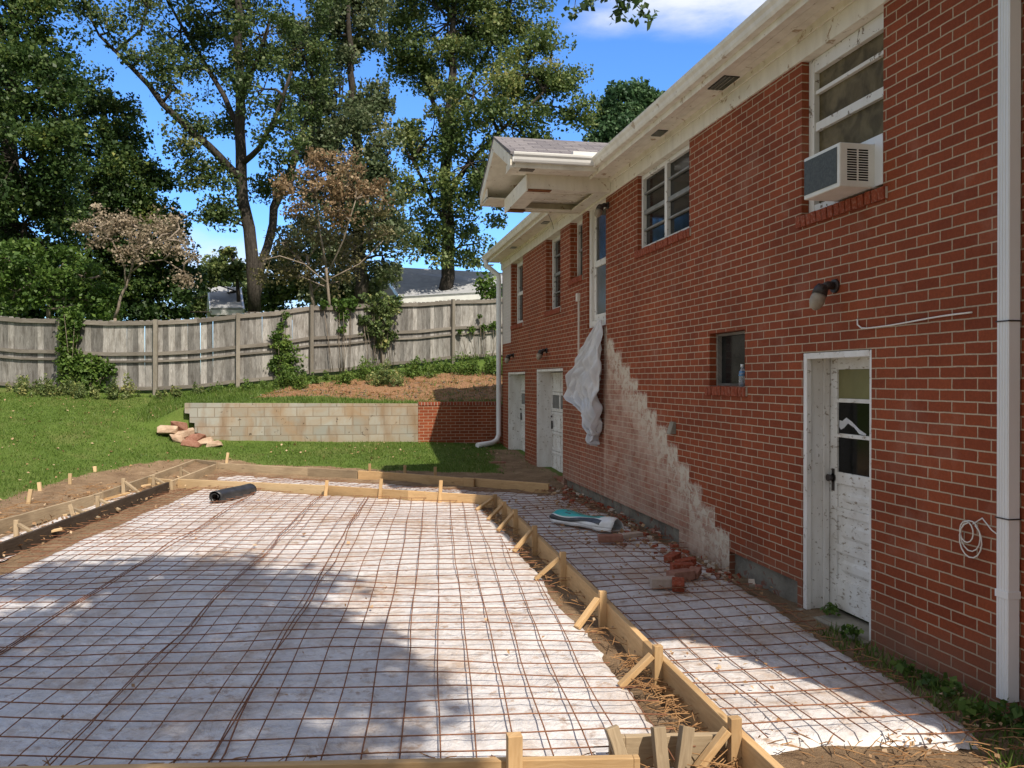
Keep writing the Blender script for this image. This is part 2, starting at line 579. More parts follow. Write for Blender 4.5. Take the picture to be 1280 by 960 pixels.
def empty(name, loc, label, cat, group=None):
    o = bpy.data.objects.new(name, None)
    o.empty_display_size = .2
    o.location = loc
    COL.objects.link(o)
    ORG[o.name] = Vector(loc)
    return tag(o, label, cat, group)


def leaf_mesh(name, centers, size, mat, tone, parent=None, org=None, up_bias=.5, aspect=.72, jit=.35, kind=None):
    """many single folded leaves, one mesh"""
    n = len(centers)
    org = ORG[parent.name] if parent is not None else Vector(org or (0, 0, 0))
    c = np.asarray(centers, dtype=np.float32) - np.array(org, dtype=np.float32)
    nr = rng.normal(size=(n, 3))
    nr[:, 2] += up_bias * 1.5
    nr /= np.linalg.norm(nr, axis=1)[:, None]
    a = rng.normal(size=(n, 3))
    a -= (a * nr).sum(1)[:, None] * nr
    a /= np.linalg.norm(a, axis=1)[:, None] + 1e-9
    b = np.cross(nr, a)
    s = (np.asarray(size) * (1 + jit * rng.normal(size=n)).clip(.4, 1.9))[:, None]
    fold = s * .12 * nr
    V = np.empty((n, 4, 3), dtype=np.float32)
    V[:, 0] = c - a * s * .5
    V[:, 1] = c + b * s * aspect * .5 + fold
    V[:, 2] = c + a * s * .5
    V[:, 3] = c - b * s * aspect * .5 + fold
    me = bpy.data.meshes.new(name)
    me.vertices.add(n * 4)
    me.vertices.foreach_set('co', V.ravel())
    me.loops.add(n * 4)
    me.loops.foreach_set('vertex_index', np.arange(n * 4, dtype=np.int32))
    me.polygons.add(n)
    me.polygons.foreach_set('loop_start', np.arange(0, n * 4, 4, dtype=np.int32))
    me.polygons.foreach_set('loop_total', np.full(n, 4, dtype=np.int32))
    me.update(calc_edges=True)
    at = me.attributes.new('tone', 'FLOAT', 'FACE')
    at.data.foreach_set('value', np.clip(np.asarray(tone), 0, 1).astype(np.float32))
    me.materials.append(M[mat])
    o = bpy.data.objects.new(name, me)
    COL.objects.link(o)
    if parent is not None:
        o.parent = parent
    else:
        o.location = org
    ORG[o.name] = org
    if kind:
        o['kind'] = kind
    return o

# ------------------------------------------------------------------ terrain
def tps(pts):
    P = np.array(pts, dtype=float)
    n = len(P)
    d = np.linalg.norm(P[:, None, :2] - P[None, :, :2], axis=2)
    K = np.where(d > 0, d * d * np.log(d + 1e-12), 0) + np.eye(n) * .5
    A = np.zeros((n + 3, n + 3))
    A[:n, :n] = K
    A[:n, n] = 1
    A[:n, n + 1:] = P[:, :2]
    A[n:, :n] = A[:n, n:].T
    sol = np.linalg.solve(A, np.concatenate([P[:, 2], [0, 0, 0]]))

    def f(x, y):
        x, y = np.asarray(x, float), np.asarray(y, float)
        d = np.sqrt((x[..., None] - P[:, 0]) ** 2 + (y[..., None] - P[:, 1]) ** 2)
        k = np.where(d > 0, d * d * np.log(d + 1e-12), 0)
        return k @ sol[:n] + sol[n] + sol[n + 1] * x + sol[n + 2] * y
    return f


LOW = tps([(3, 2, -.03), (0, 2, -.03), (-3, 2, -.03), (-8, 3, -.05), (-13, 5, -.1), (3, 6, -.03), (0, 6, -.03), (-3, 6, -.03),
           (-6, 9, -.02), (-10, 10, .0), (3, 10, -.03), (0, 10, -.03), (-3, 10, -.02), (2, 12, -.02), (-3, 13, .0), (0, 12.5, -.03),
           (3.4, 12.5, .02), (-2.6, 15.6, .04), (0, 15.4, .05), (1.5, 14.3, .05), (-3.2, 14.8, .06), (-2.5, 17.4, .22), (0, 17, .25),
           (2.7, 17.5, .25), (3.4, 14.2, .12), (3.4, 17, .2), (0, 18.6, .38), (3.3, 18.6, .3), (-3.2, 18.6, .5),
           (-4.98, 13.5, .1), (-5, 17.5, .66), (-4.3, 18.8, .86), (-4.45, 21.3, 1.4), (-8.1, 22, 1.52), (-12.5, 22.6, 1.6),
           (-9, 18, .9), (-8.5, 13.5, .25), (-12.5, 14, .3), (-12.5, 18, .9), (-3, 21.2, 1.5)])
UPP = tps([(-3.3, 18.8, 1.2), (0, 18.8, 1.18), (3.5, 18.8, 1.2), (-3.6, 20, 1.27), (-2.59, 21.4, 1.58), (-.87, 22.1, 1.82), (3.09, 24.4, 2.3),
           (4.57, 24.6, 2.42), (1, 20.5, 1.4), (3, 21, 1.5), (-5, 21.4, 1.4), (-4.4, 19, .95), (1, 23.2, 2.05)])


def sstep(a, b, x):
    t = np.clip((x - a) / (b - a), 0, 1)
    return t * t * (3 - 2 * t)


def ground_z(x, y):
    x, y = np.asarray(x, float), np.asarray(y, float)
    xc, yc = np.clip(x, -13, 5), np.clip(y, 2, 25)
    lo = LOW(np.minimum(xc, 3.5), np.minimum(yc, 22.6))
    up = UPP(np.clip(xc, -5, 5), np.clip(yc, 18.6, 25))
    w = sstep(-4.5, -3.35, xc) * np.where(y > 18.7, 1.0, 0.0)
    z = lo * (1 - w) + up * w
    far = np.clip((y - 25) / 60, 0, 1)
    return z + far * .6


def inside(poly, x, y):
    x, y = np.asarray(x, float), np.asarray(y, float)
    c = np.zeros(x.shape, bool)
    n = len(poly)
    for i in range(n):
        x0, y0 = poly[i][:2]
        x1, y1 = poly[(i + 1) % n][:2]
        hit = ((y0 > y) != (y1 > y)) & (x < (x1 - x0) * (y - y0) / (y1 - y0 + 1e-12) + x0)
        c ^= hit
    return c


def on_ground(px, py):
    r = ray(px, py)
    z = .1
    for _ in range(30):
        t = (z - H) / r.z
        z += .6 * (float(ground_z(r.x * t, r.y * t)) - z)
    return (r.x * t, r.y * t)


SOIL = [on_ground(*p) for p in ((-60, 655), (0, 622), (60, 605), (107, 592), (150, 584), (190, 577), (232, 573), (292, 574), (330, 581),
                                        (420, 583), (500, 588), (575, 590), (640, 591))] + [(2.7, 14.6), (3.0, 17.6), (3.6, 17.8), (3.6, -6), (-9, -6), (-9, 8)]
MULCH = [tuple(At(px, py, Z))[:2] for px, py, Z in ((312, 492, 18.6), (350, 482, 20.2), (420, 476, 21.3), (500, 470, 22.3), (560, 466, 23), (640, 462, 23.5), (660, 497, 19.6), (480, 499, 19.4), (380, 499, 19.2))]
xs = np.unique(np.round(np.concatenate([[-500, -250, -120, -70, -45, -32, -25, -20, -16.5, -14.5], np.arange(-13.5, 4.2, .14), [4.6, 5.5, 7, 10, 14, 20, 30, 45, 70, 120, 250, 500]]), 3))
ys = np.unique(np.round(np.concatenate([[-500, -200, -80, -40, -20, -12, -8, -5, -3, -1, .5, 1.5], np.arange(2.2, 18.6, .14), [18.66, 18.74], np.arange(18.85, 25.3, .16), [26, 27.5, 30, 34, 40, 50, 65, 90, 140, 250, 600]]), 3))
XX, YY = np.meshgrid(xs, ys, indexing='ij')
ZZ = ground_z(XX, YY)
fine = (XX > -13.5) & (XX < 4.2) & (YY > 2.2) & (YY < 25)
soil = inside(SOIL, XX, YY).astype(float)
mulch = inside(MULCH, XX, YY).astype(float)


def blur(a, k=1):
    for _ in range(k):
        p = np.pad(a, 1, mode='edge')
        a = (p[1:-1, 1:-1] * 2 + p[:-2, 1:-1] + p[2:, 1:-1] + p[1:-1, :-2] + p[1:-1, 2:]) / 6
    return a


soil, mulch = blur(soil), blur(mulch, 2)
bumpz = (rng.normal(size=ZZ.shape) * (.018 * soil + .05 * mulch) + rng.normal(size=ZZ.shape) * .008)
ZZ = ZZ + np.where(fine, blur(bumpz), 0)
mb = MB()
mb.grid(np.stack([XX, YY, ZZ], axis=2))
ground = mb.build('ground', 'ground')
ground['kind'] = 'structure'
ca = ground.data.color_attributes.new('soil', 'FLOAT_COLOR', 'POINT')
cols = np.zeros((XX.size, 4), np.float32)
cols[:, 0] = np.maximum(soil, mulch).ravel()
cols[:, 1] = np.clip(mulch.ravel() * 1.5, 0, 1)
cols[:, 3] = 1
ca.data.foreach_set('color', cols.ravel())

# ------------------------------------------------------------------ the brick house
HO = empty('brick_house', (W, 10.2, 0), 'two storey red brick house with white eaves and a gabled porch roof', 'house')
Y0, Y1 = 2.05, 18.42
ZT = 4.22                                  # underside of the frieze board
HB = 4.42                                  # soffit
# openings: y0, y1, z0, z1, depth
OP = {
    'ac_win': (4.90, 5.90, 3.02, ZT, .11),
    'win2': (8.05, 9.59, 3.31, ZT, .10),
    'updoor': (10.84, 11.72, 2.50, ZT, .16),
    'win3': (11.98, 12.66, 3.32, ZT, .16),
    'win4': (13.28, 14.26, 2.95, ZT, .16),
    'win5': (16.22, 17.32, 2.90, ZT, .16),
    'small': (6.83, 7.56, 1.69, 2.20, .12),
    'door': (5.02, 5.88, -.02, 1.96, .20),
    'gar1': (13.12, 15.02, .10, 1.95, .34),
    'gar2': (16.02, 17.76, .14, 1.92, .34),
}
base_gaps = [(5.95, 7.13, -.4, .17, .06), (8.31, 13.05, -.4, .16, .06)]
holes = list(OP.values()) + base_gaps
mb = MB()
yb = sorted({Y0, Y1, *[h[0] for h in holes], *[h[1] for h in holes]})
zb = sorted({-.4, ZT + .02, *[h[2] for h in holes], *[h[3] for h in holes]})
for i in range(len(yb) - 1):
    for j in range(len(zb) - 1):
        ym, zm = (yb[i] + yb[i + 1]) / 2, (zb[j] + zb[j + 1]) / 2
        if any(h[0] < ym < h[1] and h[2] < zm < h[3] for h in holes):
            continue
        a, b, c, d = yb[i], yb[i + 1], zb[j], zb[j + 1]
        mb.add([(W, a, c), (W, a, d), (W, b, d), (W, b, c)], [(0, 1, 2, 3)])
for y0, y1, z0, z1, dp in holes:
    x1 = W + dp + .06
    mb.add([(W, y0, z0), (x1, y0, z0), (x1, y0, z1), (W, y0, z1)], [(0, 1, 2, 3)])
    mb.add([(W, y1, z0), (W, y1, z1), (x1, y1, z1), (x1, y1, z0)], [(0, 1, 2, 3)])
    if z1 < ZT:
        mb.add([(W, y0, z1), (x1, y0, z1), (x1, y1, z1), (W, y1, z1)], [(0, 1, 2, 3)])
    if z0 > 0.05:
        mb.add([(W, y0, z0), (W, y1, z0), (x1, y1, z0), (x1, y0, z0)], [(0, 1, 2, 3)])
XB = W + 8.2
for q in (((W, Y0, -.4), (W, Y0, 4.4), (XB, Y0, 4.4), (XB, Y0, -.4)), ((W, Y1, -.4), (XB, Y1, -.4), (XB, Y1, 4.4), (W, Y1, 4.4)), ((XB, Y0, -.4), (XB, Y1, -.4), (XB, Y1, 4.4), (XB, Y0, 4.4))):
    mb.add(q, [(0, 1, 2, 3)])
for yy in (Y0, Y1):                        # gable triangles
    mb.add([(W, yy, 4.4), (W + 4.1, yy, 6.0), (XB, yy, 4.4)], [(0, 1, 2)])
mb.build('wall', 'brick', HO)
mb = MB()
mb.box(W + .055, W + .3, 5.95, 13.05, -.5, .22)
mb.build('footing', 'footing', HO)
# frieze, soffit, fascia, gutter
mb = MB()
mb.box(W - .022, W + .25, Y0 - .1, Y1 + .05, ZT, HB + .02)
mb.box(W - .045, W - .024, Y0 - .1, Y1 + .05, HB - .055, HB + .01)
mb.build('frieze', 'soffit_paint', HO, bevel=.004)
XE = 3.17
mb = MB()
for i in range(3):                         # three boards running along the eave
    a = XE + .012 + (W - .024 - XE - .012) * i / 3
    b = XE + .012 + (W - .024 - XE - .012) * (i + 1) / 3 - .003
    mb.box(a, b, Y0 - .15, Y1 + .25, HB, HB + .02)
mb.box(XE - .005, XE + .011, Y0 - .15, Y1 + .25, HB - .02, HB + .04)
soffit = mb.build('soffit', 'soffit_paint', HO)
for px, py in ((905, 104), (848, 168), (700, 279), (656, 310), (630, 332)):
    r = ray(px, py)
    tt = (HB - H) / r.z
    yy = r.y * tt
    xc = XE + .165
    big = px == 905
    mb = MB()
    w2, l2 = (.075, .17) if big else (.055, .11)
    mb.box(xc - w2, xc + w2, yy - l2, yy + l2, HB - .008, HB + .002)
    if big:
        for k in range(3):
            mb.cur = 1
            mb.box(xc - w2 + .04 * k + .01, xc - w2 + .04 * k + .018, yy - l2, yy + l2, HB - .012, HB - .007)
    mb.build('vent', ['pane_black', 'fence_rail'], soffit)
mb = MB()
gp = [(XE, HB - .035), (XE, HB + .13), (XE - .01, HB + .13), (XE - .01, HB - .035)]
mb.ext([(x, Y0 - .18, z) for x, z in gp], (0, Y1 - Y0 + .46, 0))
mb.build('fascia', 'soffit_paint', HO)


def kgutter(mb, a, b, out, drop=0.0):
    """K-style gutter section swept from a to b; out = outward unit vector"""
    out = Vector(out)
    prof = [(0, -.10), (.062, -.10), (.075, -.075), (.082, -.045), (.10, -.02), (.105, 0), (.105, .012), (.093, .012), (.092, 0), (.072, -.045), (.055, -.09), (.008, -.09), (.008, .012), (0, .012)]
    poly = [Vector(a) + out * p + Vector((0, 0, q)) for p, q in prof]
    mb.ext(poly, Vector(b) - Vector(a))


CY0, CY1, CX = 10.18, 12.55, 2.08            # the gabled porch roof
mb = MB()
kgutter(mb, (XE - .011, Y0 - .2, HB + .12), (XE - .011, CY0 + .12, HB + .12), (-1, 0, 0))
kgutter(mb, (XE - .011, CY1 - .12, HB + .12), (XE - .011, Y1 + .3, HB + .12), (-1, 0, 0))
mb.build('gutter', 'gutter_paint', HO)
mb = MB()
for s in (0, 1):
    x0 = XE - .06 if s == 0 else XB + .4
    mb.ext([(x0, Y0 - .2, HB + .135), (W + 4.1, Y0 - .2, 6.15), (W + 4.1, Y0 - .2, 6.19), (x0, Y0 - .2, HB + .17)], (0, Y1 - Y0 + .5, 0))
mb.build('roof', 'shingles', HO)

# ---- gabled porch roof with boxed beam
mb = MB()
ym, zr, ze = 11.36, 5.09, 4.56
xi = W + 1.5
mb.ext([(CX - .06, CY0 - .04, ze - .005), (CX - .06, ym, zr), (CX - .06, ym, zr + .035), (CX - .06, CY0 - .04, ze + .03)], (xi - CX + .06, 0, 0))
mb.ext([(CX - .06, ym, zr), (CX - .06, CY1 + .04, ze - .005), (CX - .06, CY1 + .04, ze + .03), (CX - .06, ym, zr + .035)], (xi - CX + .06, 0, 0))
PR = mb.build('porch_roof', 'shingles', HO)
mb = MB()                                  # rake boards on the gable end
for (ya, za), (yb_, zb_) in (((CY0, ze - .01), (ym, zr - .005)), ((CY1, ze - .01), (ym, zr - .005))):
    mb.ext([(CX - .055, ya, za), (CX - .055, yb_, zb_), (CX - .055, yb_, zb_ - .17), (CX - .055, ya, za - .15)], (.022, 0, 0))
    mb.ext([(CX - .033, ya, za - .135), (CX - .033, yb_, zb_ - .155), (CX - .033, yb_, zb_ - .17), (CX - .033, ya, za - .15)], (.66, 0, 0))
mb.build('rake_board', 'soffit_paint', PR)
mb = MB()                                  # recessed gable face and the two eave soffits of the porch
mb.ext([(CX + .62, CY0 + .47, HB + .005), (CX + .62, CY0 + .47, HB + .1), (CX + .62, ym, zr - .07), (CX + .62, CY1 - .47, HB + .1), (CX + .62, CY1 - .47, HB + .005)], (.02, 0, 0))
mb.build('gable_panel', 'soffit_paint', PR)
mb = MB()
mb.box(CX - .03, XE - .02, CY0 + .013, CY0 + .46, HB + .004, HB + .02)
mb.box(CX - .03, CX - .012, CY0 + .013, CY0 + .40, HB + .021, HB + .10)
mb.build('porch_soffit', 'soffit_paint', PR)
mb = MB()
mb.box(CX - .03, XE - .02, CY1 - .46, CY1 - .013, HB + .004, HB + .02)
mb.box(CX - .03, CX - .012, CY1 - .46, CY1 - .013, HB - .014, HB + .14)
mb.build('porch_soffit', 'soffit_paint', PR)
mb = MB()
mb.box(CX + .1, CX + .28, CY0 + .1, CY0 + .22, HB - .008, HB + .003)
mb.build('porch_vent', 'fence_rail', PR)
for yy in (CY0, CY1):
    mb = MB()
    mb.box(CX + .0, XE - .02, yy - .012, yy + .012, HB - .02, ze)
    mb.build('porch_fascia', 'soffit_paint', PR)
mb = MB()
kgutter(mb, (CX - .03, CY0 - .013, ze + .0), (XE - .02, CY0 - .013, ze + .0), (0, -1, 0))
mb.build('porch_gutter', 'white_metal', PR)
mb = MB()
mb.obox((XE - .36, CY0 - .045, ze + .035), (XE - .02, CY0 - .045, ze + .035), .10, .05)
mb.build('splash_guard', 'white_metal', PR)
BX, BY0, BY1, BZ0, BZ1 = 2.33, 10.56, 12.05, 4.235, HB + .004   # boxed beam
mb = MB()
mb.box(BX, W - .025, BY0, BY0 + .03, BZ0, BZ1)
mb.box(BX, W - .025, BY1 - .03, BY1, BZ0, BZ1)
mb.box(BX - .02, BX - .001, BY0 - .02, BY1 + .02, BZ0 - .03, BZ1 - .01)
mb.box(BX + .002, BX + .24, BY0 + .032, BY1 - .032, BZ0 + .012, BZ0 + .03)
mb.box(BX + .32, W - .025, BY0 + .032, BY0 + .17, BZ0 + .012, BZ0 + .03)
mb.box(BX + .002, W - .025, BY1 - .17, BY1 - .032, BZ0 + .014, BZ0 + .032)
mb.box(W - .20, W - .03, BY0 + .172, BY1 - .172, BZ0 + .016, BZ0 + .034)
mb.build('porch_beam', 'soffit_paint', PR, bevel=.003)
mb = MB()
mb.box(BX + .2, W - .03, BY0 + .035, BY1 - .035, BZ0 + .13, BZ0 + .15)
for k in range(1, 4):
    yy = BY0 + .035 + (BY1 - BY0) * k / 4
    mb.box(BX + .25, W - .03, yy, yy + .012, BZ0 + .122, BZ0 + .131)
mb.build('porch_ceiling', 'soffit_paint', PR)
mb = MB()
mb.box(BX + .002, BX + .32, BY0 - .004, BY0 + .12, BZ0 - .012, BZ0 - .001)
mb.build('rotten_soffit_patch', 'rotten_wood', PR)
mb = MB()
mb.box(BX + .002, BX + .26, BY1 - .16, BY1 - .0, BZ0 - .012, BZ0 - .001)
mb.build('rotten_soffit_patch', 'rotten_wood', PR)
mb = MB()
mb.tube([(2.95, 11.95, 4.2), (3.0, 11.9, 4.05), (3.03, 11.95, 3.98)], .004, 4)
mb.build('loose_wire', 'dark_metal', PR)


# ---- windows
def win(key, name, pane='pane_dark', mull=(), rails=(), fr=.05, sill=True, sashmat=None, paint='white_paint', set_in=.0, casing=0.0):
    y0, y1, z0, z1, dp = OP[key]
    mb = MB()
    xa, xb = W + dp - .05 + set_in, W + dp + .02 + set_in
    mb.box(xa, xb, y0 + .002, y0 + fr, z0 + .002, z1 - .002)
    mb.box(xa, xb, y1 - fr, y1 - .002, z0 + .002, z1 - .002)
    mb.box(xa + .003, xb - .003, y0 + fr, y1 - fr, z1 - fr - casing, z1 - .003)
    mb.box(xa + .003, xb - .003, y0 + fr, y1 - fr, z0 + .003, z0 + fr)
    wn = mb.build('window', paint, HO, bevel=.003)
    mb = MB()
    for q in mull:
        yy = y0 + (y1 - y0) * q
        m2 = MB()
        m2.box(xa + .001, xb - .001, yy - fr * .7, yy + fr * .7, z0 + fr + .001, z1 - fr - casing - .001)
        m2.build('mullion', paint, wn, bevel=.002)
    for q, hgt in rails:
        zz = z0 + (z1 - z0) * q
        segs = [y0 + fr] + [v for q2 in mull for v in (y0 + (y1 - y0) * q2 - fr * .7, y0 + (y1 - y0) * q2 + fr * .7)] + [y1 - fr]
        for k in range(0, len(segs), 2):
            mb.box(xa + .012, xb - .012, segs[k] + .001, segs[k + 1] - .001, zz - hgt / 2, zz + hgt / 2)
    if mull or rails:
        mb.build('sash', sashmat or paint, wn, bevel=.002)
    mb = MB()
    xg = xb - .025
    mb.box(xg, xg + .008, y0 + fr * .6, y1 - fr * .6, z0 + fr * .6, z1 - fr * .6)
    mb.build('pane', pane, wn)
    if sill:
        mb = MB()
        n = max(3, round((y1 - y0 + .1) / .072))
        st = (y1 - y0 + .1) / n
        for k in range(n):
            ya = y0 - .05 + k * st
            mb.cur = 0
            mb.obox((W - .028 + random.uniform(-.004, .004), ya + st / 2, z0 - .045 + random.uniform(-.003, .003)), (W + dp - .01, ya + st / 2, z0 - .035), st - .011, .085)
        mb.cur = 1
        mb.box(W - .015, W + dp - .012, y0 - .048, y1 + .048, z0 - .082, z0 - .004)
        mb.build('sill', ['brick_solid', 'mortar'], wn, bevel=.004)
    return wn


w1 = win('ac_win', 'w', 'pane_curtain', rails=((.30, .05), (.56, .065), (.78, .028)), fr=.075, casing=.035)
win('win2', 'w', 'pane_dark', mull=(.5,), rails=((.5, .05), (.27, .022), (.75, .022)), fr=.05, sashmat='sash_grey')
win('win3', 'w', 'pane_dark', rails=((.5, .04),), fr=.05, sashmat='sash_grey')
win('win4', 'w', 'pane_dark', rails=((.5, .05), (.25, .02), (.75, .02)), fr=.06, sashmat='sash_grey')
win('win5', 'w', 'pane_dark', rails=((.5, .07),), fr=.09)
win('small', 'w', 'pane_dark', fr=.028, paint='fence_rail')
# landing door upstairs (the stair is gone)
y0, y1, z0, z1, dp = OP['updoor']
mb = MB()
mb.box(W + .03, W + dp, y1 - .10, y1 - .002, z0 + .002, z1)
mb.box(W + .03, W + dp, y0 + .002, y0 + .06, z0 + .002, z1)
mb.box(W + .033, W + dp - .003, y0 + .06, y1 - .10, z0 + .002, z0 + .10)
ud = mb.build('door', 'white_paint', HO, bevel=.003)
ud['label'] = 'tall white glazed door high in the wall with no stair below it'
mb = MB()
for za, zb_ in ((z0 + .10, z0 + .19), (z0 + .87, z0 + .96), (z1 - .07, z1)):
    mb.box(W + .07, W + .12, y0 + .063, y1 - .103, za + .001, zb_)
mb.box(W + .072, W + .118, y1 - .19, y1 - .103, z0 + .19, z1 - .07)
mb.box(W + .072, W + .118, y0 + .063, y0 + .13, z0 + .19, z1 - .07)
mb.build('frame', 'white_paint', ud, bevel=.003)
for za, zb_, mt in ((z0 + .191, z0 + .869, 'pane_grey'), (z0 + .961, z1 - .071, 'pane_dark')):
    mb = MB()
    mb.box(W + .09, W + .098, y0 + .131, y1 - .191, za, zb_)
    mb.build('pane', mt, ud)

# basement door: deep jamb, three lights over peeling panels
y0, y1, z0, z1, dp = OP['door']
mb = MB()
mb.box(W + .004, W + .045, y1 - .052, y1 - .003, z0, z1 - .004)          # brick mould, far side
mb.box(W + .004, W + .045, y0 + .003, y0 + .03, z0, z1 - .004)
mb.box(W + .002, W + .043, y0 + .031, y1 - .053, z1 - .05, z1 - .004)
mb.box(W + .046, W + .27, y1 - .035, y1 - .003, z0, z1 - .004)          # jamb
mb.box(W + .046, W + .27, y0 + .003, y0 + .025, z0, z1 - .004)
mb.box(W + .046, W + .27, y0 + .026, y1 - .036, z1 - .03, z1 - .006)
mb.box(W + .15, W + .20, y1 - .055, y1 - .036, z0, z1 - .035)           # stop
bd = mb.build('door', 'jamb_paint', HO, bevel=.004)
bd['label'] = 'basement door with three dark lights and badly peeling white paint'
DX = W + .205
dy0, dy1, dz1 = y0 + .028, y1 - .04, z1 - .035
mb = MB()
st = .10
mb.box(DX, DX + .04, dy1 - st, dy1, z0 + .03, dz1)
mb.box(DX, DX + .04, dy0, dy0 + st, z0 + .03, dz1)
rails_ = [(z0 + .03, z0 + .26), (z0 + .46, z0 + .52), (z0 + .74, z0 + .80), (z0 + .98, z0 + 1.07), (z0 + 1.335, z0 + 1.365), (z0 + 1.60, z0 + 1.63), (z0 + 1.85, dz1)]
for a, b in rails_:
    mb.box(DX + .002, DX + .038, dy0 + st, dy1 - st, a, b)
for k in range(3):
    a, b = rails_[k][1], rails_[k + 1][0]
    mb.box(DX + .014, DX + .03, dy0 + st, dy1 - st, a, b)
    mb.ext([(DX + .013, dy0 + st + .05, a + .05), (DX + .004, dy0 + st + .08, a + .075), (DX + .004, dy0 + st + .08, b - .075), (DX + .013, dy0 + st + .05, b - .05)], (0, dy1 - dy0 - 2 * st - .13, 0))
mb.build('door_leaf', 'peeling_paint', bd, bevel=.003)
for k, mt in ((3, 'pane_black'), (4, 'pane_black'), (5, 'pane_shade')):
    a, b = rails_[k][1], rails_[k + 1][0]
    mb = MB()
    mb.box(DX + .016, DX + .022, dy0 + st, dy1 - st, a, b)
    mb.build('pane', mt, bd)
a, b = rails_[4][1], rails_[5][0]
mb = MB()                                  # torn bit of white cloth showing through the middle light
prof = [(dy1 - st - .01, .42), (dy1 - st - .05, .40), (dy1 - st - .10, .52), (dy1 - st - .17, .40), (dy1 - st - .26, .18), (dy1 - st - .34, .06),
        (dy1 - st - .34, -.0), (dy1 - st - .26, .04), (dy1 - st - .2, .22), (dy1 - st - .12, .34), (dy1 - st - .07, .18), (dy1 - st - .03, .12), (dy1 - st - .01, .2)]
mb.ext([(DX + .0135, yy, a + (b - a) * q) for yy, q in prof], (.002, 0, 0))
mb.build('torn_curtain', 'drape', bd)
mb = MB()
mb.tube([(DX - .05, dy1 - .055, 1.0), (DX - .002, dy1 - .055, 1.0)], [.028, .02], 10)
mb.tube([(DX - .006, dy1 - .055, 1.0), (DX - .001, dy1 - .055, 1.0)], .034, 10)
mb.box(DX - .006, DX - .001, dy1 - .072, dy1 - .038, .90, 1.07)
mb.build('handle', 'dark_metal', bd)
mb = MB()
mb.box(W - .05, W + .26, y0 + .0, y1 - .0, -.07, -.022)
mb.build('threshold', 'concrete', bd)
# the two old garage doors at the far end
for key, shift in (('gar1', 0), ('gar2', 0)):
    y0, y1, z0, z1, dp = OP[key]
    mb = MB()
    mb.box(W + .006, W + .33, y1 - .04, y1 - .003, z0, z1 - .004)
    mb.box(W + .02, W + .33, y0 + .003, y0 + .03, z0, z1 - .004)
    mb.box(W + .008, W + .328, y0 + .031, y1 - .041, z1 - .05, z1 - .006)
    gd = mb.build('door', 'jamb_paint', HO, bevel=.004)
    gd['label'] = 'peeling white panelled door with one dark light, ' + ('nearer of the far pair' if key == 'gar1' else 'next to the far downspout')
    gx = W + .27
    a0, a1 = y0 + .032, y1 - .042
    mb = MB()
    hh = (z1 - .06 - z0) / 5
    for k in range(5):
        za, zb_ = z0 + k * hh, z0 + (k + 1) * hh
        mb.box(gx, gx + .04, a0, a1, za + .004, za + .06)
        mb.box(gx, gx + .04, a0, a1, zb_ - .055, zb_ - .004)
        npan = 3
        for q in range(npan + 1):
            yy = a0 + (a1 - a0 - .07) * q / npan
            mb.box(gx + .002, gx + .038, yy, yy + .07, za + .06, zb_ - .055)
        if k != 3:
            mb.box(gx + .016, gx + .03, a0 + .01, a1 - .01, za + .06, zb_ - .055)
    mb.build('door_leaf', 'peeling_paint', gd, bevel=.002)
    mb = MB()
    mb.box(gx + .018, gx + .026, a0 + .02, a1 - .02, z0 + 3 * hh + .06, z0 + 4 * hh - .055)
    mb.build('pane', 'pane_grey', gd)
    mb = MB()
    mb.box(gx - .025, gx - .001, a1 - .12, a1 - .09, z0 + .75, z0 + .9)
    mb.tube([(gx - .012, a1 - .105, z0 + .98), (gx - .03, a1 - .105, z0 + .98)], .02, 8)
    mb.build('handle', 'dark_metal', gd)


# ---- wall lamps, vent, conduit, cable, downspouts
def wall_lamp(y, z, s=1.0):
    mb = MB()
    mb.tube([(W - .001, y, z), (W - .02 * s, y, z)], [.052 * s, .048 * s], 14)
    mb.tube([(W - .02 * s, y, z), (W - .06 * s, y, z + .005), (W - .10 * s, y + .0, z - .02 * s)], [.03 * s, .03 * s, .035 * s], 10)
    top = Vector((W - .115 * s, y, z - .025 * s))
    ax = Vector((-.38, 0, -1)).normalized()
    mb.tube([top - ax * .03 * s, top, top + ax * .045 * s], [.035 * s, .05 * s, .055 * s], 14)
    lp = mb.build('wall_lamp', 'dark_metal', HO)
    mb = MB()
    b = top + ax * .046 * s
    mb.tube([b, b + ax * .03 * s, b + ax * .07 * s, b + ax * .10 * s, b + ax * .115 * s], [.05 * s, .055 * s, .05 * s, .032 * s, .010 * s], 14)
    mb.build('lamp_glass', 'lamp_glass', lp)


wall_lamp(5.44, 2.43)
wall_lamp(10.74, 4.10, .95)
wall_lamp(14.2, 2.27, .95)
wall_lamp(17.15, 2.27, .95)
mb = MB()
vy, vz = 8.44, 1.17
mb.ext([(W - .001, vy - .05, vz), (W - .07, vy - .05, vz), (W - .03, vy - .05, vz + .13), (W - .001, vy - .05, vz + .13)], (0, .11, 0))
mb.build('dryer_vent', 'concrete', HO, bevel=.004)
mb = MB()
mb.box(W - .022, W - .001, 12.13, 12.155, 1.55, 2.94)
mb.box(W - .045, W - .001, 12.10, 12.19, 2.94, 3.06)
mb.build('conduit', 'gutter_paint', HO)
mb = MB()
pts = [(W - .012, 5.16, 2.17), (W - .014, 5.155, 2.13), (W - .014, 5.11, 2.105)] + [(W - .014, 5.05 - k * .12, 2.100 - .004 * math.sin(k * .8) + .004 * k) for k in range(9)]
mb.tube(pts, .0055, 6)
mb.build('cable', 'ac_white', HO)
mb = MB()
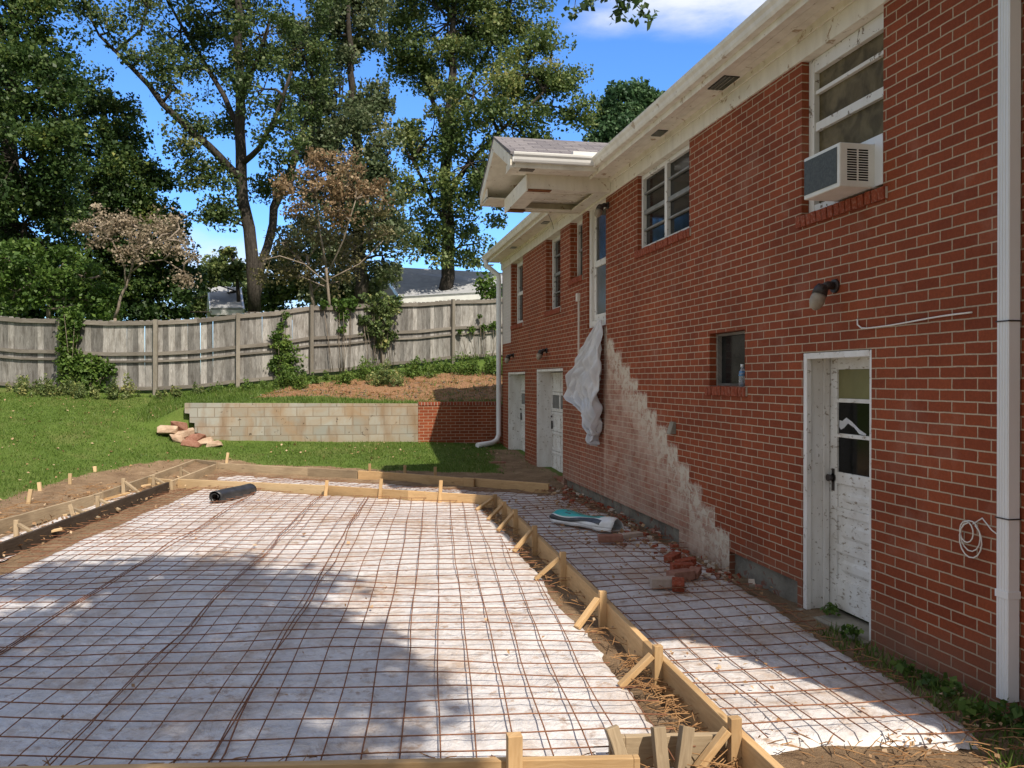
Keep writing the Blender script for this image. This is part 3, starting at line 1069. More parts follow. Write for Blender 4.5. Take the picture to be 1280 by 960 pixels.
for k, (rr, dyy, dzz) in enumerate(((.075, 0, 0), (.052, .02, .02), (.085, -.02, -.02))):
    cpts = []
    for a in range(0, 15):
        th = a / 14 * math.tau * (.9 if k == 2 else 1) + k
        cpts.append((W - .02 - .008 * k, 4.09 + dyy + rr * math.cos(th), .87 + dzz + rr * 1.15 * math.sin(th)))
    mb.tube(cpts, .004, 5, cap=False)
mb.tube([(W - .02, 4.07, .94), (W - .02, 4.0, .985), (W - .02, 3.93, .93), (W - .02, 3.85, .90)], .004, 5)
mb.build('coiled_cable', ['ac_white'], HO)


mb = MB()                                   # near downspout: ribbed rectangular pipe
dsy, dsx = 3.79, W - .045
mb.box(dsx - .034, dsx + .034, dsy - .041, dsy + .041, .06, HB + .0)
for k in range(4):
    mb.box(dsx - .0365, dsx - .0335, dsy - .034 + .019 * k, dsy - .025 + .019 * k, .062, HB)
for zz in (.62,):
    mb.box(dsx - .040, dsx + .038, dsy - .046, dsy + .046, zz - .02, zz + .02)
dn = mb.build('downspout', 'white_metal', HO, bevel=.008)
dn['label'] = 'wide white downspout at the right edge with dark ties round it'
for zz in (2.06, 1.02):
    mb = MB()
    p = .0385
    mb.tube([(dsx - p, dsy - .0445, zz), (dsx - p, dsy + .0445, zz), (dsx + .037, dsy + .0445, zz), (dsx + .037, dsy - .0445, zz), (dsx - p, dsy - .0445, zz)], .004, 5, cap=False, smooth=False)
    mb.build('pipe_tie', 'dark_metal', dn)
mb = MB()                                   # far downspout with elbow and foot
fx, fy = W - .09, 18.38
mb.tube([(XE - .06, fy + .06, HB + .02), (XE - .06, fy + .04, HB - .10), (fx, fy + .02, HB - .32), (fx, fy, HB - .45), (fx, fy, 1.0), (fx, fy, .52), (fx - .06, fy - .05, .40), (fx - .18, fy - .12, .345), (fx - .55, fy - .4, .32)], .058, 10)
mb.build('downspout', 'white_metal', HO)['label'] = 'round white downspout on the far corner with its foot turned out on the lawn'

# ------------------------------------------------------------------ things at the house
# window air conditioner
AC = empty('air_conditioner', (3.36, 5.2, 3.03), 'small white window air conditioner sticking out above the brick sill', 'air conditioner')
ax0, ax1, ay0, ay1, az0, az1 = 3.22, 3.62, 4.99, 5.43, 3.035, 3.33
mb = MB()
mb.box(ax0, ax1, ay0, ay1, az0, az1)
mb.build('casing', 'ac_white', AC, bevel=.008)
mb = MB()
mb.box(ax0 - .004, ax0 + .003, ay0 + .03, ay1 - .012, az0 + .03, az1 - .025)
mb.build('rear_grille', 'ac_grille', AC)
mb = MB()
for c_ in (0, 1):
    for k in range(13):
        xx = ax0 + .055 + c_ * .085
        zz = az0 + .045 + k * .0165
        mb.box(xx, xx + .07, ay0 - .0015, ay0 + .004, zz, zz + .0095)
mb.build('side_louvers', 'pane_black', AC)
mb = MB()
mb.box(ax0 + .26, ax0 + .275, ay0 - .085, ay0 + .0, az0 + .01, az1 + .03)
mb.box(ax0 + .262, ax0 + .277, ay0 - .08, ay1 + .36, az1 + .005, az1 + .05)
mb.build('filler_panel', 'white_metal', AC)
# bottle on the small sill
BT = empty('plastic_bottle', (W + .04, 6.95, 1.693), 'clear plastic bottle with blue label standing on the small window sill', 'bottle')
bx, by, bz = W + .03, 6.94, 1.692
mb = MB()
mb.tube([(bx, by, bz), (bx, by, bz + .09), (bx, by, bz + .12), (bx, by, bz + .16), (bx, by, bz + .175)], [.031, .031, .03, .014, .012], 12)
mb.build('bottle_body', 'bottle_clear', BT)
mb = MB()
mb.tube([(bx, by, bz + .095), (bx, by, bz + .135)], [.032, .027], 12)
mb.build('label_band', 'blue_plastic', BT)
mb = MB()
mb.tube([(bx, by, bz + .176), (bx, by, bz + .20)], .015, 10)
mb.build('cap', 'white_metal', BT)

# hanging plastic drape below the landing door
def drape():
    rows = 70
    colsn = 90
    zt, zb_ = 2.56, .93
    L = [(0, 10.98), (.08, 11.2), (.2, 11.48), (.35, 11.75), (.48, 11.97), (.58, 12.1), (.655, 12.08), (.70, 11.85), (.735, 11.6), (.80, 11.5), (.9, 11.32), (.97, 11.15), (1, 11.08)]
    Rr = [(0, 10.82), (.1, 10.80), (.3, 10.78), (.45, 10.80), (.6, 10.84), (.75, 10.80), (.9, 10.84), (1, 10.95)]
    tt = np.linspace(0, 1, rows)
    l = np.interp(tt, *zip(*L))
    r = np.interp(tt, *zip(*Rr))
    P = np.zeros((rows, colsn, 3))
    for i, t_ in enumerate(tt):
        for j in range(colsn):
            q = j / (colsn - 1)
            amp = .012 + .060 * min(1, t_ * 2.2)
            s1 = q * 6.2 + .55 * math.sin(t_ * 3.3) + t_ * .7 + .25 * math.sin(t_ * 9 + q * 4)
            s2 = q * 13.3 + .4 * math.sin(t_ * 6 + 1) - t_ * 1.1
            tri = lambda s: 2 * abs((s % 1) * 2 - 1) - 1
            fold = tri(s1) * 1.0 + tri(s2) * .35 + .55 * tri(t_ * 4.3 + q * 1.9 + .3 * math.sin(q * 9)) * min(1, t_ * 2.5) + .18 * math.sin(q * 61 + t_ * 23)
            out = .06 + .12 * math.sin(math.pi * min(1, t_ * .9)) * (.5 + .5 * q) + amp * fold
            hem = 0
            if t_ > .6:
                hem = (.18 * math.sin(q * 7 + .5) + .06 * math.sin(q * 23)) * (t_ - .6) / .4 * .5
            P[i, j] = (W - max(.03, out), r[i] + (l[i] - r[i]) * q + .02 * math.sin(t_ * 9 + q * 12), zt + (zb_ - zt) * t_ + hem)
    return P


mb = MB()
mb.grid(drape())
dr = mb.build('plastic_sheet', 'drape', origin=(W - .1, 11.0, 2.5))
sd = dr.modifiers.new('thick', 'SOLIDIFY')
sd.thickness = .004
tag(dr, 'white plastic sheet hanging in folds below the high glazed door', 'plastic sheet')

# ------------------------------------------------------------------ retaining walls
mb = MB()
RY = 18.6
mb.ext([(-3.32, RY, 1.26), (1.60, RY, 1.22), (1.60, RY, -.1), (-2.95, RY, .1), (-3.0, RY, .62), (-3.12, RY, .64), (-3.12, RY, .84), (-3.22, RY, .85), (-3.22, RY, 1.04), (-3.32, RY, 1.05)], (0, .2, 0))
bw = mb.build('block_retaining_wall', 'block', origin=(-.8, RY, .4))
tag(bw, 'stained grey concrete block retaining wall at the back of the lawn', 'retaining wall')
BRW = empty('brick_retaining_wall', (2.5, RY, .3), 'low red brick retaining wall between the block wall and the house', 'retaining wall')
mb = MB()
mb.box(1.605, W + .12, RY + .0, RY + .2, -.1, 1.18)
mb.build('brick_face', 'brick_plain', BRW)
mb = MB()
n = 26
for k in range(n):
    xx = 1.605 + (W - .0 - 1.605) * (k + .5) / n
    mb.cur = 0
    mb.obox((xx, RY - .012 + random.uniform(-.003, .003), 1.222), (xx, RY + .21, 1.222), .060, .075)
mb.cur = 1
mb.box(1.61, W - .005, RY - .003, RY + .2, 1.181, 1.252)
mb.build('coping', ['brick_solid', 'mortar'], BRW, bevel=.004)


def rock(name, c, s, mat, label, group, cat='stone', seed=0):
    import bmesh
    r = random.Random(seed + 40)
    bm = bmesh.new()
    for _ in range(26):
        d = Vector((r.uniform(-1, 1), r.uniform(-1, 1), r.uniform(-1, 1)))
        d /= max(.6, max(abs(d.x), abs(d.y), abs(d.z)))
        k = r.uniform(.8, 1.12)
        bm.verts.new((c[0] + d.x * s[0] * k, c[1] + d.y * s[1] * k, c[2] + d.z * s[2] * k + d.x * s[2] * .25 * (1 if seed % 2 else -1)))
    bmesh.ops.convex_hull(bm, input=bm.verts)
    bmesh.ops.delete(bm, geom=[v for v in bm.verts if not v.link_faces], context='VERTS')
    bm.verts.index_update()
    mb = MB()
    mb.add([v.co[:] for v in bm.verts], [[v.index for v in f.verts] for f in bm.faces], None, False)
    bm.free()
    o = mb.build(name, mat, origin=c, bevel=.008)
    tag(o, label, cat, group)
    return o


spots = [(-3.40, 18.50, 1.05, (.17, .13, .09), 'topmost tan stone of the pile against the end of the block wall'),
         (-3.28, 18.42, .86, (.20, .15, .10), 'long red stone below the topmost one in the pile by the block wall'),
         (-3.62, 18.40, .88, (.20, .14, .09), 'stone at the left edge of the pile by the block wall'),
         (-3.05, 18.34, .70, (.19, .15, .09), 'stone in the middle of the pile, leaning on the block wall'),
         (-3.38, 18.25, .68, (.17, .13, .09), 'red stone half sunk in grass in the middle of the pile'),
         (-2.86, 18.28, .56, (.17, .14, .08), 'flat stone low in the pile by the block wall'),
         (-3.10, 18.10, .53, (.18, .13, .08), 'stone at the front foot of the pile by the block wall'),
         (-2.66, 18.22, .48, (.15, .12, .07), 'small stone at the right end of the pile by the block wall')]
for i, (x, y, z, s, lb) in enumerate(spots):
    z = float(ground_z(x, min(y, 18.6))) + (.24, .14, .15, .10, .04, .06, .03, .03)[i]
    rock('stone', (x, y, z), s, 'stone' if i % 3 else 'brick_brown', lb, 'tumbled stones by the block wall', seed=i)

# ------------------------------------------------------------------ fence
FP = [(-330, 482, 21.6), (-220, 482, 21), (-115, 483, 20.6), (-20, 484, 20.2), (76, 489, 20.0), (195, 492, 20.0), (297, 483, 20.4), (388, 471, 21.4), (477, 461, 22.8), (565, 452, 24.3), (650, 444, 25.4), (735, 440, 26.4)]
FH = [95, 94, 94, 93, 93, 94, 93, 91, 85, 79, 75, 72]
FN = empty('picket_fence', At(195, 492, 20), 'weathered grey wooden picket fence along the back of the yard', 'fence')
fpts = [(At(px, py, Z), h * Z / F) for (px, py, Z), h in zip(FP, FH)]
for i in range(len(fpts) - 1):
    (a, ha), (b, hb) = fpts[i], fpts[i + 1]
    d = b - a
    dn_ = Vector((d.x, d.y, 0)).normalized()
    nrm = Vector((dn_.y, -dn_.x, 0))       # towards the yard
    L = Vector((d.x, d.y, 0)).length
    n = int(L / .142)
    mb = MB()
    for k in range(n):
        q = (k + .5) / n
        base = a.lerp(b, q)
        sag = .03 * math.sin(q * math.pi)
        hh = ha + (hb - ha) * q - .04 + random.uniform(-.015, .015) - sag
        p = base - nrm * (.03 + random.uniform(0, .006))
        lean = dn_ * random.uniform(-.012, .012)
        w2 = L / n * .5 * random.choice((1.0, 1.02, 1.02, .985))
        g0 = .05 + random.uniform(0, .05)
        prof = [p - dn_ * w2 + Vector((0, 0, g0)), p + dn_ * w2 + Vector((0, 0, g0)), p + dn_ * w2 + lean + Vector((0, 0, hh - .04)), p + dn_ * (w2 - .03) + lean + Vector((0, 0, hh)), p - dn_ * (w2 - .03) + lean + Vector((0, 0, hh)), p - dn_ * w2 + lean + Vector((0, 0, hh - .04))]
        ou, ov = random.random() * 20, random.random() * 20
        vs = prof + [v - nrm * .016 for v in prof]
        us = [(ou + (v.z - p.z), ov + (0 if m in (0, 3) else .05) + (.1 if m > 1 else 0)) for m, v in enumerate(prof)] * 2
        us = [(ou + v.z, ov + (v - p).dot(dn_)) for v in prof] * 2
        N = 6
        mb.add(vs, [list(range(N)), list(range(N, 2 * N))[::-1]] + [(m, N + m, N + (m + 1) % N, (m + 1) % N) for m in range(N)], us, False)
    mb.build('picket_panel', 'picket', FN)
    for zf, hgt in ((.94, .10), (.53, .085), (.43, .05), (.07, .085)):
        mb = MB()
        pa = a - nrm * .004 + Vector((0, 0, ha * zf))
        pb = b - nrm * .004 + Vector((0, 0, hb * zf))
        mid = (pa + pb) / 2 + Vector((0, 0, -.035))
        mb.obox(pa, mid, .04, hgt)
        mb.obox(mid, pb, .04, hgt)
        mb.build('rail', 'fence_rail', FN)
for i, (p, h) in enumerate(fpts):
    d = (fpts[min(i + 1, len(fpts) - 1)][0] - fpts[max(i - 1, 0)][0])
    nrm = Vector((d.y, -d.x, 0)).normalized()
    mb = MB()
    mb.obox(p + nrm * .05 + Vector((0, 0, -.25)), p + nrm * .05 + Vector((.01, 0, h - .03)), .09, .09, up=nrm)
    mb.build('post', 'fence_post', FN)

# ------------------------------------------------------------------ form boards
def lerp_path(pts, q0, q1):
    out = []
    L = [0]
    for i in range(1, len(pts)):
        L.append(L[-1] + (pts[i] - pts[i - 1]).length)
    T = L[-1]

    def pt(q):
        s = q * T
        for i in range(1, len(pts)):
            if s <= L[i] + 1e-9:
                return pts[i - 1].lerp(pts[i], (s - L[i - 1]) / (L[i] - L[i - 1]))
        return pts[-1]
    qs = [q0] + [l / T for l in L if q0 < l / T < q1] + [q1]
    return [pt(q) for q in qs]


def board(path, mat, label, group, h=.19, w=.04, name='form_board'):
    """path = top edge"""
    mb = MB()
    for i in range(len(path) - 1):
        a, b = path[i], path[i + 1]
        mb.obox(a - Vector((0, 0, h / 2)), b - Vector((0, 0, h / 2)), w, h)
    o = mb.build(name, mat, origin=path[0] - Vector((0, 0, h)), bevel=.004)
    return tag(o, label, 'form board', group)


def V3(x, y, z):
    return Vector((x, y, z))


RB = [V3(1.735, 2.7, .165), V3(1.75, 3.58, .165), V3(1.795, 4.8, .165), V3(1.855, 5.8, .16), V3(1.94, 8.3, .16), V3(2.04, 11.2, .16)]
gr = 'wooden form boards round the slab'
board(lerp_path(RB, 0, .36), 'pine', 'pine form board between the slab and the house strip, nearest to the camera', gr)
board(lerp_path(RB, .362, .68), 'pine', 'pine form board between the slab and the house strip, middle length', gr)
board(lerp_path(RB, .682, 1), 'pine', 'pine form board between the slab and the house strip, far length by the bag', gr)
BI = [V3(-2.64, 14.25, .15), V3(-.3, 12.9, .155), V3(.9, 12.05, .155), V3(2.0, 11.27, .16)]
board(lerp_path(BI, 0, .5), 'pine_pale', 'pine board across the far end of the slab, behind the black roll', gr, .17)
board(lerp_path(BI, .503, 1), 'pine', 'pine board across the far end of the slab, right half near the house', gr, .17)
BO = [V3(-2.31, 16.3, .2), V3(-.65, 15.4, .17), V3(.83, 14.4, .16), V3(1.9, 13.4, .16), V3(3.02, 12.35, .16)]
board(lerp_path(BO, 0, .44), 'old_board', 'outermost back form board along the lawn, left length', gr, .2)
board(lerp_path(BO, .443, .8), 'pine', 'outermost back form board along the lawn, middle length', gr, .2)
board(lerp_path([v + V3(.05, .05, .0) for v in BO], .76, 1), 'pine', 'outermost back form board ending at the garage doors', gr, .2)
LI = [V3(-3.75, 5.9, .15), V3(-3.32, 9.0, .15), V3(-2.72, 13.85, .15)]
board(lerp_path(LI, 0, 1), 'wet_shaded_board', 'dark wet board along the left side of the slab', gr, .17)
board([V3(-2.70, 14.0, .15), V3(-2.36, 16.2, .19)], 'old_board', 'short dark board carrying on from the wet board to the back corner', gr, .17)
LO = [V3(-4.45, 7.4, .16), V3(-3.86, 10.35, .16), V3(-3.42, 12.4, .16), V3(-3.16, 14.6, .17), V3(-2.84, 16.9, .22)]
board(lerp_path(LO, 0, .56), 'old_board', 'grey weathered outer form board by the lawn, nearer length', gr, .17)
board(lerp_path(LO, .563, 1), 'old_board', 'grey weathered outer form board by the lawn, farther length', gr, .17)
board([V3(-2.84, 16.95, .22), V3(-2.36, 16.4, .21)], 'old_board', 'short end board closing the trench at the far left corner', gr, .17)
board([V3(-3.18, 14.55, .15), V3(-2.72, 14.15, .15)], 'pine_pale', 'short cross board in the trench by the black roll', gr, .15)
FR = [V3(-3.2, 4.1, .15), V3(-1.4, 3.77, .15), V3(1.2, 3.36, .15), V3(1.72, 3.28, .15)]
board(lerp_path(FR, 0, .9), 'pine', 'pine form board along the bottom edge of the photo', gr)
board(lerp_path([v + V3(.05, .25, -.02) for v in FR], .88, 1), 'old_board', 'short board end in the corner beside the front form board', gr, .15)


def peg(top, bot, s=.045, mat='pine', label='', group='stakes of the form boards', name='form_stake', brace=None, toe=None):
    """square stake, pointed, with an optional diagonal brace"""
    E = empty(name, (bot[0], bot[1], 0), label, 'stake', group)
    mb = MB()
    mb.obox(Vector(bot) - Vector((0, 0, .06)), top, s, s * .8, up=(0, 1, 0))
    mb.build('stake', mat, E, bevel=.003)
    if brace:
        mb = MB()
        mb.obox(brace[0], brace[1], s * .9, s * .6)
        mb.build('brace', mat, E, bevel=.003)
    return E


# kickers along the right-hand board, photo survey: (foot, stake x, stake base y, top y)
KK = [((595, 639), (616, 637, 618)), ((610, 651), (630, 649, 627)), ((622, 665), (645, 664, 637)), ((642, 691), (667, 690, 657)), ((669, 726), (701, 728, 690)),
      ((721, 787), (748, 782, 739)), ((775, 861), (815, 862, 807)), ((872, 965), (925, 966, 897))]
words_ = ['farthest', 'second farthest', 'third from the far end', 'fourth from the far end', 'fourth from the near end', 'third from the near end', 'second from the near end', 'nearest']
for (f, s_), wd in zip(KK, words_):
    foot = G(*f, .02)
    base = G(s_[0], s_[1], 0)
    # lie against the left face of the board
    qx = np.interp(base.y, [p.y for p in RB], [p.x for p in RB]) - .045
    base = V3(qx, base.y, 0)
    Zc = base.y * CP + base.x * SP
    zt = H - (s_[2] - HY) / F * Zc
    top = base + V3(0, 0, max(.19, zt))
    peg(top, base, .052, 'pine', f'{wd} braced stake on the board between slab and house strip', 'braced stakes along the right-hand form board', brace=(foot + V3(0, 0, .01), top - V3(.035, .0, .055)))
for (px, pb, pt_), wd in zip(((406, 622, 601), (474, 625, 599), (549, 630, 601)), ('left', 'middle', 'right')):
    b = G(px, pb, 0)
    Zc = b.y * CP + b.x * SP
    top = V3(b.x + .03, b.y + .05, H - (pt_ - HY) / F * Zc)
    peg(top, b, .05, 'pine', f'{wd} one of three leaning stakes on the board across the far end of the slab', 'stakes along the back board')
for (px, pb, pt_, lean), wd in zip(((20, 675, 650, 0), (95, 650, 632, .1), (122, 640, 620, 0), (154, 622, 598, 0), (192, 612, 594, 0), (226, 600, 584, 0)),
                                   ('nearest leaning', 'second nearest', 'third nearest', 'tall middle', 'second farthest', 'farthest')):
    b = G(px, pb, 0)
    Zc = b.y * CP + b.x * SP
    top = V3(b.x - lean, b.y + lean, max(.12, H - (pt_ - HY) / F * Zc))
    peg(top, b, .05, 'old_board', f'{wd} grey stake in the trench along the left boards', 'stakes in the left trench', brace=(b + V3(.30, -.12, .03), top - V3(-.02, .0, .05)))
for px, py, a_, l_, mat_, lb in ((45, 668, .5, .5, 'pine_pale', 'pale wood scrap lying in the near part of the left trench'), (75, 655, 1.0, .45, 'pine', 'yellow wood scrap across the left trench beside the wet board'),
                                 (105, 640, .3, .5, 'pine_pale', 'pale split stick lying in the middle of the left trench'), (140, 622, .9, .55, 'pine', 'wood scrap leaning on the outer board in the left trench'),
                                 (180, 607, .2, .45, 'pine_pale', 'pale wood scrap in the far part of the left trench'), (255, 580, .6, .4, 'pine_pale', 'short pale scrap in the far end of the left trench')):
    c_ = G(px, py, .06)
    e_ = V3(math.cos(a_), math.sin(a_), .12) * l_ / 2
    mb = MB()
    mb.obox(c_ - e_, c_ + e_, .06, .025)
    tag(mb.build('wood_scrap', mat_, origin=tuple(c_ - V3(0, 0, .05)), bevel=.003), lb, 'wood scrap', 'wood scraps in the left trench')
for (px, pb, pt_), wd in zip(((35, 625, 612), (50, 612, 603), (87, 606, 592), (119, 596, 583), (152, 588, 581), (182, 581, 575), (235, 579, 567), (248, 576, 568), (282, 582, 566)),
                             ('nearest', 'crooked second', 'third', 'tallest', 'low', 'small', 'red tinged', 'slanting', 'far corner')):
    b = G(px, pb, .1)
    Zc = b.y * CP + b.x * SP
    top = V3(b.x + random.uniform(-.05, .05), b.y + .02, H - (pt_ - HY) / F * Zc)
    peg(top, b, .05, 'pine_pale', f'{wd} short peg in the soil at the lawn edge left of the slab', 'pegs at the lawn edge')
for (px, pb, pt_), wd in zip(((462, 587, 581), (506, 590, 583), (544, 592, 585)), ('left', 'middle', 'right')):
    b = G(px, pb, .1)
    Zc = b.y * CP + b.x * SP
    peg(V3(b.x, b.y, H - (pt_ - HY) / F * Zc + .02), b, .05, 'pine', f'{wd} peg showing above the outermost back board by the lawn', 'pegs behind the back board')
# front stakes
fs = G(629, 965, .0)
peg(V3(fs.x, 3.40, .27), V3(fs.x, 3.40, -.02), .062, 'pine', 'square stake on the form board at the bottom edge of the photo', 'stakes of the front board')
for (px, lab, dx) in ((772, 'leaning dark stake on the front board, left of the corner stakes', .06), (826, 'upright weathered stake on the front board near the corner', 0), (858, 'slanting weathered stake in the corner between the front and right boards', -.06)):
    b = G(px, 955, .05)
    peg(V3(b.x - dx * .3, b.y + .03, .20), V3(b.x + dx, b.y - .05, -.02), .058, 'old_board', lab, 'stakes of the front board')

# ------------------------------------------------------------------ vapour sheets and wire mesh
def sheet(A, B, C, D, nu, nv, z, label, seed, edge=.06, crease=.010):
    r = np.random.default_rng(seed)
    A, B, C, D = [np.array(p, float) for p in (A, B, C, D)]
    P = np.zeros((nu, nv, 3))
    off = [(np.convolve(r.normal(size=n + 40), np.ones(17) / 17, 'same')[20:20 + n] * 2.6 + r.normal(size=n) * .08) * edge for n in (nv, nv, nu, nu)]
    for i in range(nu):
        u = i / (nu - 1)
        for j in range(nv):
            v = j / (nv - 1)
            p = (A * (1 - u) + B * u) * (1 - v) + (D * (1 - u) + C * u) * v
            if i == 0:
                p[0] += off[0][j]
            if i == nu - 1:
                p[0] += off[1][j]
            if j == 0:
                p[1] += off[2][i]
            if j == nv - 1:
                p[1] += off[3][i]
            P[i, j] = (p[0], p[1], 0)
    x, y = P[..., 0], P[..., 1]
    ph = r.uniform(0, 6, 8)
    zz = crease * (np.sin(x * 3.1 + y * 1.1 + ph[0]) * .5 + np.sin(y * 4.3 - x * 1.7 + ph[1]) * .5 + np.sin(x * 9 + np.sin(y * 2 + ph[2]) * 2) * .35 + np.sin(y * 11 + np.sin(x * 3 + ph[3]) * 2) * .3)
    zz += r.normal(size=x.shape) * crease * .25
    P[..., 2] = z + zz
    P[:, 0, 2] -= .06
    P[:, 1, 2] -= .02
    P[0, :, 2] -= .02
    P[-1, :, 2] -= .03
    mb = MB()
    mb.grid(P)
    o = mb.build('vapor_sheet', 'vapor_sheet', origin=(A[0], A[1], z))
    return tag(o, label, 'plastic sheet', 'white sheets under the wire')


MA, MBq, MC, MD = (-3.55, 4.15), (1.50, 3.52), (1.74, 11.45), (-2.30, 13.95)
sheet((-3.5, 4.2), (1.52, 3.50), (1.86, 11.40), (-2.25, 14.0), 90, 130, .022, 'large white plastic sheet spread under the wire of the main slab', 3, .035)
SA, SB_, SC_, SD = (1.84, 3.62), (2.92, 3.45), (3.28, 12.5), (2.12, 11.5)
sheet((1.82, 3.6), (3.03, 3.5), (3.36, 8.1), (1.97, 8.1), 34, 90, .024, 'near white plastic sheet under the wire strip along the house wall', 4, .04)
sheet((1.97, 7.9), (3.34, 7.9), (3.28, 12.3), (2.10, 11.7), 30, 80, .014, 'far white plastic sheet under the wire along the house, below the teal bag', 9, .05)
sheet((-2.3, 14.5), (2.1, 11.7), (2.9, 12.2), (-2.2, 15.9), 70, 30, .02, 'white plastic sheet between the two back boards', 5, .05)
sheet((-4.0, 8.2), (-3.5, 8.3), (-2.95, 13.6), (-3.25, 13.6), 10, 60, .02, 'strip of white plastic in the trench along the left boards', 6, .09)


def clip_line(p, d, poly):
    """segment of the line p+t*d inside a convex polygon"""
    t0, t1 = -1e9, 1e9
    n = len(poly)
    cx = sum(q[0] for q in poly) / n
    cy = sum(q[1] for q in poly) / n
    for i in range(n):
        a, b = poly[i], poly[(i + 1) % n]
        nx, ny = b[1] - a[1], a[0] - b[0]
        if (cx - a[0]) * nx + (cy - a[1]) * ny < 0:
            nx, ny = -nx, -ny
        den = d[0] * nx + d[1] * ny
        num = (p[0] - a[0]) * nx + (p[1] - a[1]) * ny
        if abs(den) < 1e-9:
            if num < 0:
                return None
            continue
        t_ = -num / den
        if den > 0:
            t0 = max(t0, t_)
        else:
            t1 = min(t1, t_)
    return (t0, t1) if t1 - t0 > .1 else None


def wire_mesh(poly, u, su, sv, label, seed, seams=(), z=.055, rad=.0032, amp=.012, v=None):
    r = random.Random(seed)
    ul = math.hypot(*u)
    u = (u[0] / ul, u[1] / ul)
    v = v or (u[1], -u[0])
    c = (sum(q[0] for q in poly) / len(poly), sum(q[1] for q in poly) / len(poly))
    pv = [(q[0] - c[0]) * v[0] + (q[1] - c[1]) * v[1] for q in poly]
    pu = [(q[0] - c[0]) * u[0] + (q[1] - c[1]) * u[1] for q in poly]
    mb = MB()
    ph = [r.uniform(0, 6) for _ in range(6)]

    def hz(x, y):
        return z + amp * (math.sin(x * 2.1 + y * 1.3 + ph[0]) + .8 * math.sin(y * 2.9 - x * .9 + ph[1]) + .5 * math.sin(x * 5.3 + y * 4.1 + ph[2]))

    def bar(p, d, dz, rr, wig, ends=.12):
        cl = clip_line(p, d, poly)
        if not cl:
            return
        a, b = cl[0] - r.uniform(-.02, ends), cl[1] + r.uniform(-.02, ends)
        m = max(3, int((b - a) / .33))
        pts = []
        w0 = r.uniform(0, 6)
        nx, ny = -d[1], d[0]
        for k in range(m + 1):
            t_ = a + (b - a) * k / m
            o = wig * (math.sin(t_ * 1.1 + w0) + .5 * math.sin(t_ * 2.7 + w0 * 2)) + r.gauss(0, wig * .25)
            x, y = p[0] + d[0] * t_ + nx * o, p[1] + d[1] * t_ + ny * o
            pts.append((x, y, hz(x, y) + dz + r.gauss(0, .0015)))
        mb.tube(pts, rr, 4, cap=False, smooth=True)
    n0, n1 = math.floor(min(pv) / su), math.ceil(max(pv) / su)
    for k in range(n0, n1 + 1):
        o = k * su + r.gauss(0, .008)
        bar((c[0] + v[0] * o, c[1] + v[1] * o), u, 0, rad, .007)
        if k in seams:
            for e in (.02, .055):
                bar((c[0] + v[0] * (o + e), c[1] + v[1] * (o + e)), u, .004, rad * 1.2, .016)
    n0, n1 = math.floor(min(pu) / sv), math.ceil(max(pu) / sv)
    for k in range(n0, n1 + 1):
        o = k * sv + r.gauss(0, .008)
        bar((c[0] + u[0] * o, c[1] + u[1] * o), v, .0065, rad, .006)
    o = mb.build('wire_mesh', 'rust_wire', origin=(c[0], c[1], 0))
    return tag(o, label, 'wire mesh', 'rusty wire mesh mats')


UD = (.107, .994)
wire_mesh([MA, MBq, MC, MD], UD, .172, .203, 'big rusty wire mesh mat covering the main slab', 1, seams=(-7, -1, 3), rad=.0038, v=(.984, -.178))
wire_mesh([(-3.62, 6.0), (-3.5, 6.0), (-2.5, 13.8), (-2.62, 13.9)], (.12, 1), .09, .2, 'narrow edge strip of rusty wire at the foot of the dark wet board', 8, z=.03)
wire_mesh([(1.86, 3.65), (3.02, 3.45), (3.34, 7.9), (3.30, 12.0), (2.12, 11.6)], (.03, 1), .165, .2, 'rusty wire mesh strip along the house wall', 2, rad=.0040)
wire_mesh([(-2.3, 14.6), (2.1, 11.75), (2.9, 12.3), (-2.2, 15.8)], (-.85, .5), .17, .2, 'rusty wire mesh between the two back boards', 5, z=.05)

# ------------------------------------------------------------------ loose things on the slab
# roll of black plastic
a, b = G(268, 622, .10), G(313, 612, .10)
d = (b - a).normalized()
RL = empty('plastic_roll', ((a.x + b.x) / 2, (a.y + b.y) / 2, .03), 'black roll of plastic film lying on the wire at the far left of the slab', 'plastic roll')
mb = MB()
up = Vector((0, 0, 1))
sd_ = d.cross(up).normalized()
seg = 46
ring = []
for k in range(seg + 1):                   # spiral wrap, open in the middle
    th = k / seg * math.tau * 2.4
    r_ = .050 + .050 * min(1, k / (seg * .55)) + .002 * math.sin(th * 3)
    ring.append(sd_ * math.cos(th) * r_ + up * math.sin(th) * r_ * .94)
n = 14
P = np.zeros((n, seg + 1, 3))
for i in range(n):
    q = i / (n - 1)
    base = a.lerp(b, q)
    for k in range(seg + 1):
        v_ = base + ring[k] * (1 + .025 * math.sin(q * 9 + k * .4)) + d * .012 * math.sin(k * .7) * (1 if i in (0, n - 1) else 0)
        P[i, k] = v_
mb.grid(P)
ro = mb.build('film', 'black_plastic', RL)
so = ro.modifiers.new('t', 'SOLIDIFY')
so.thickness = .006
mb = MB()
mb.tube([a + d * .03, b - d * .03], .047, 14, cap=False)
mb.build('core', 'dark_metal', RL)

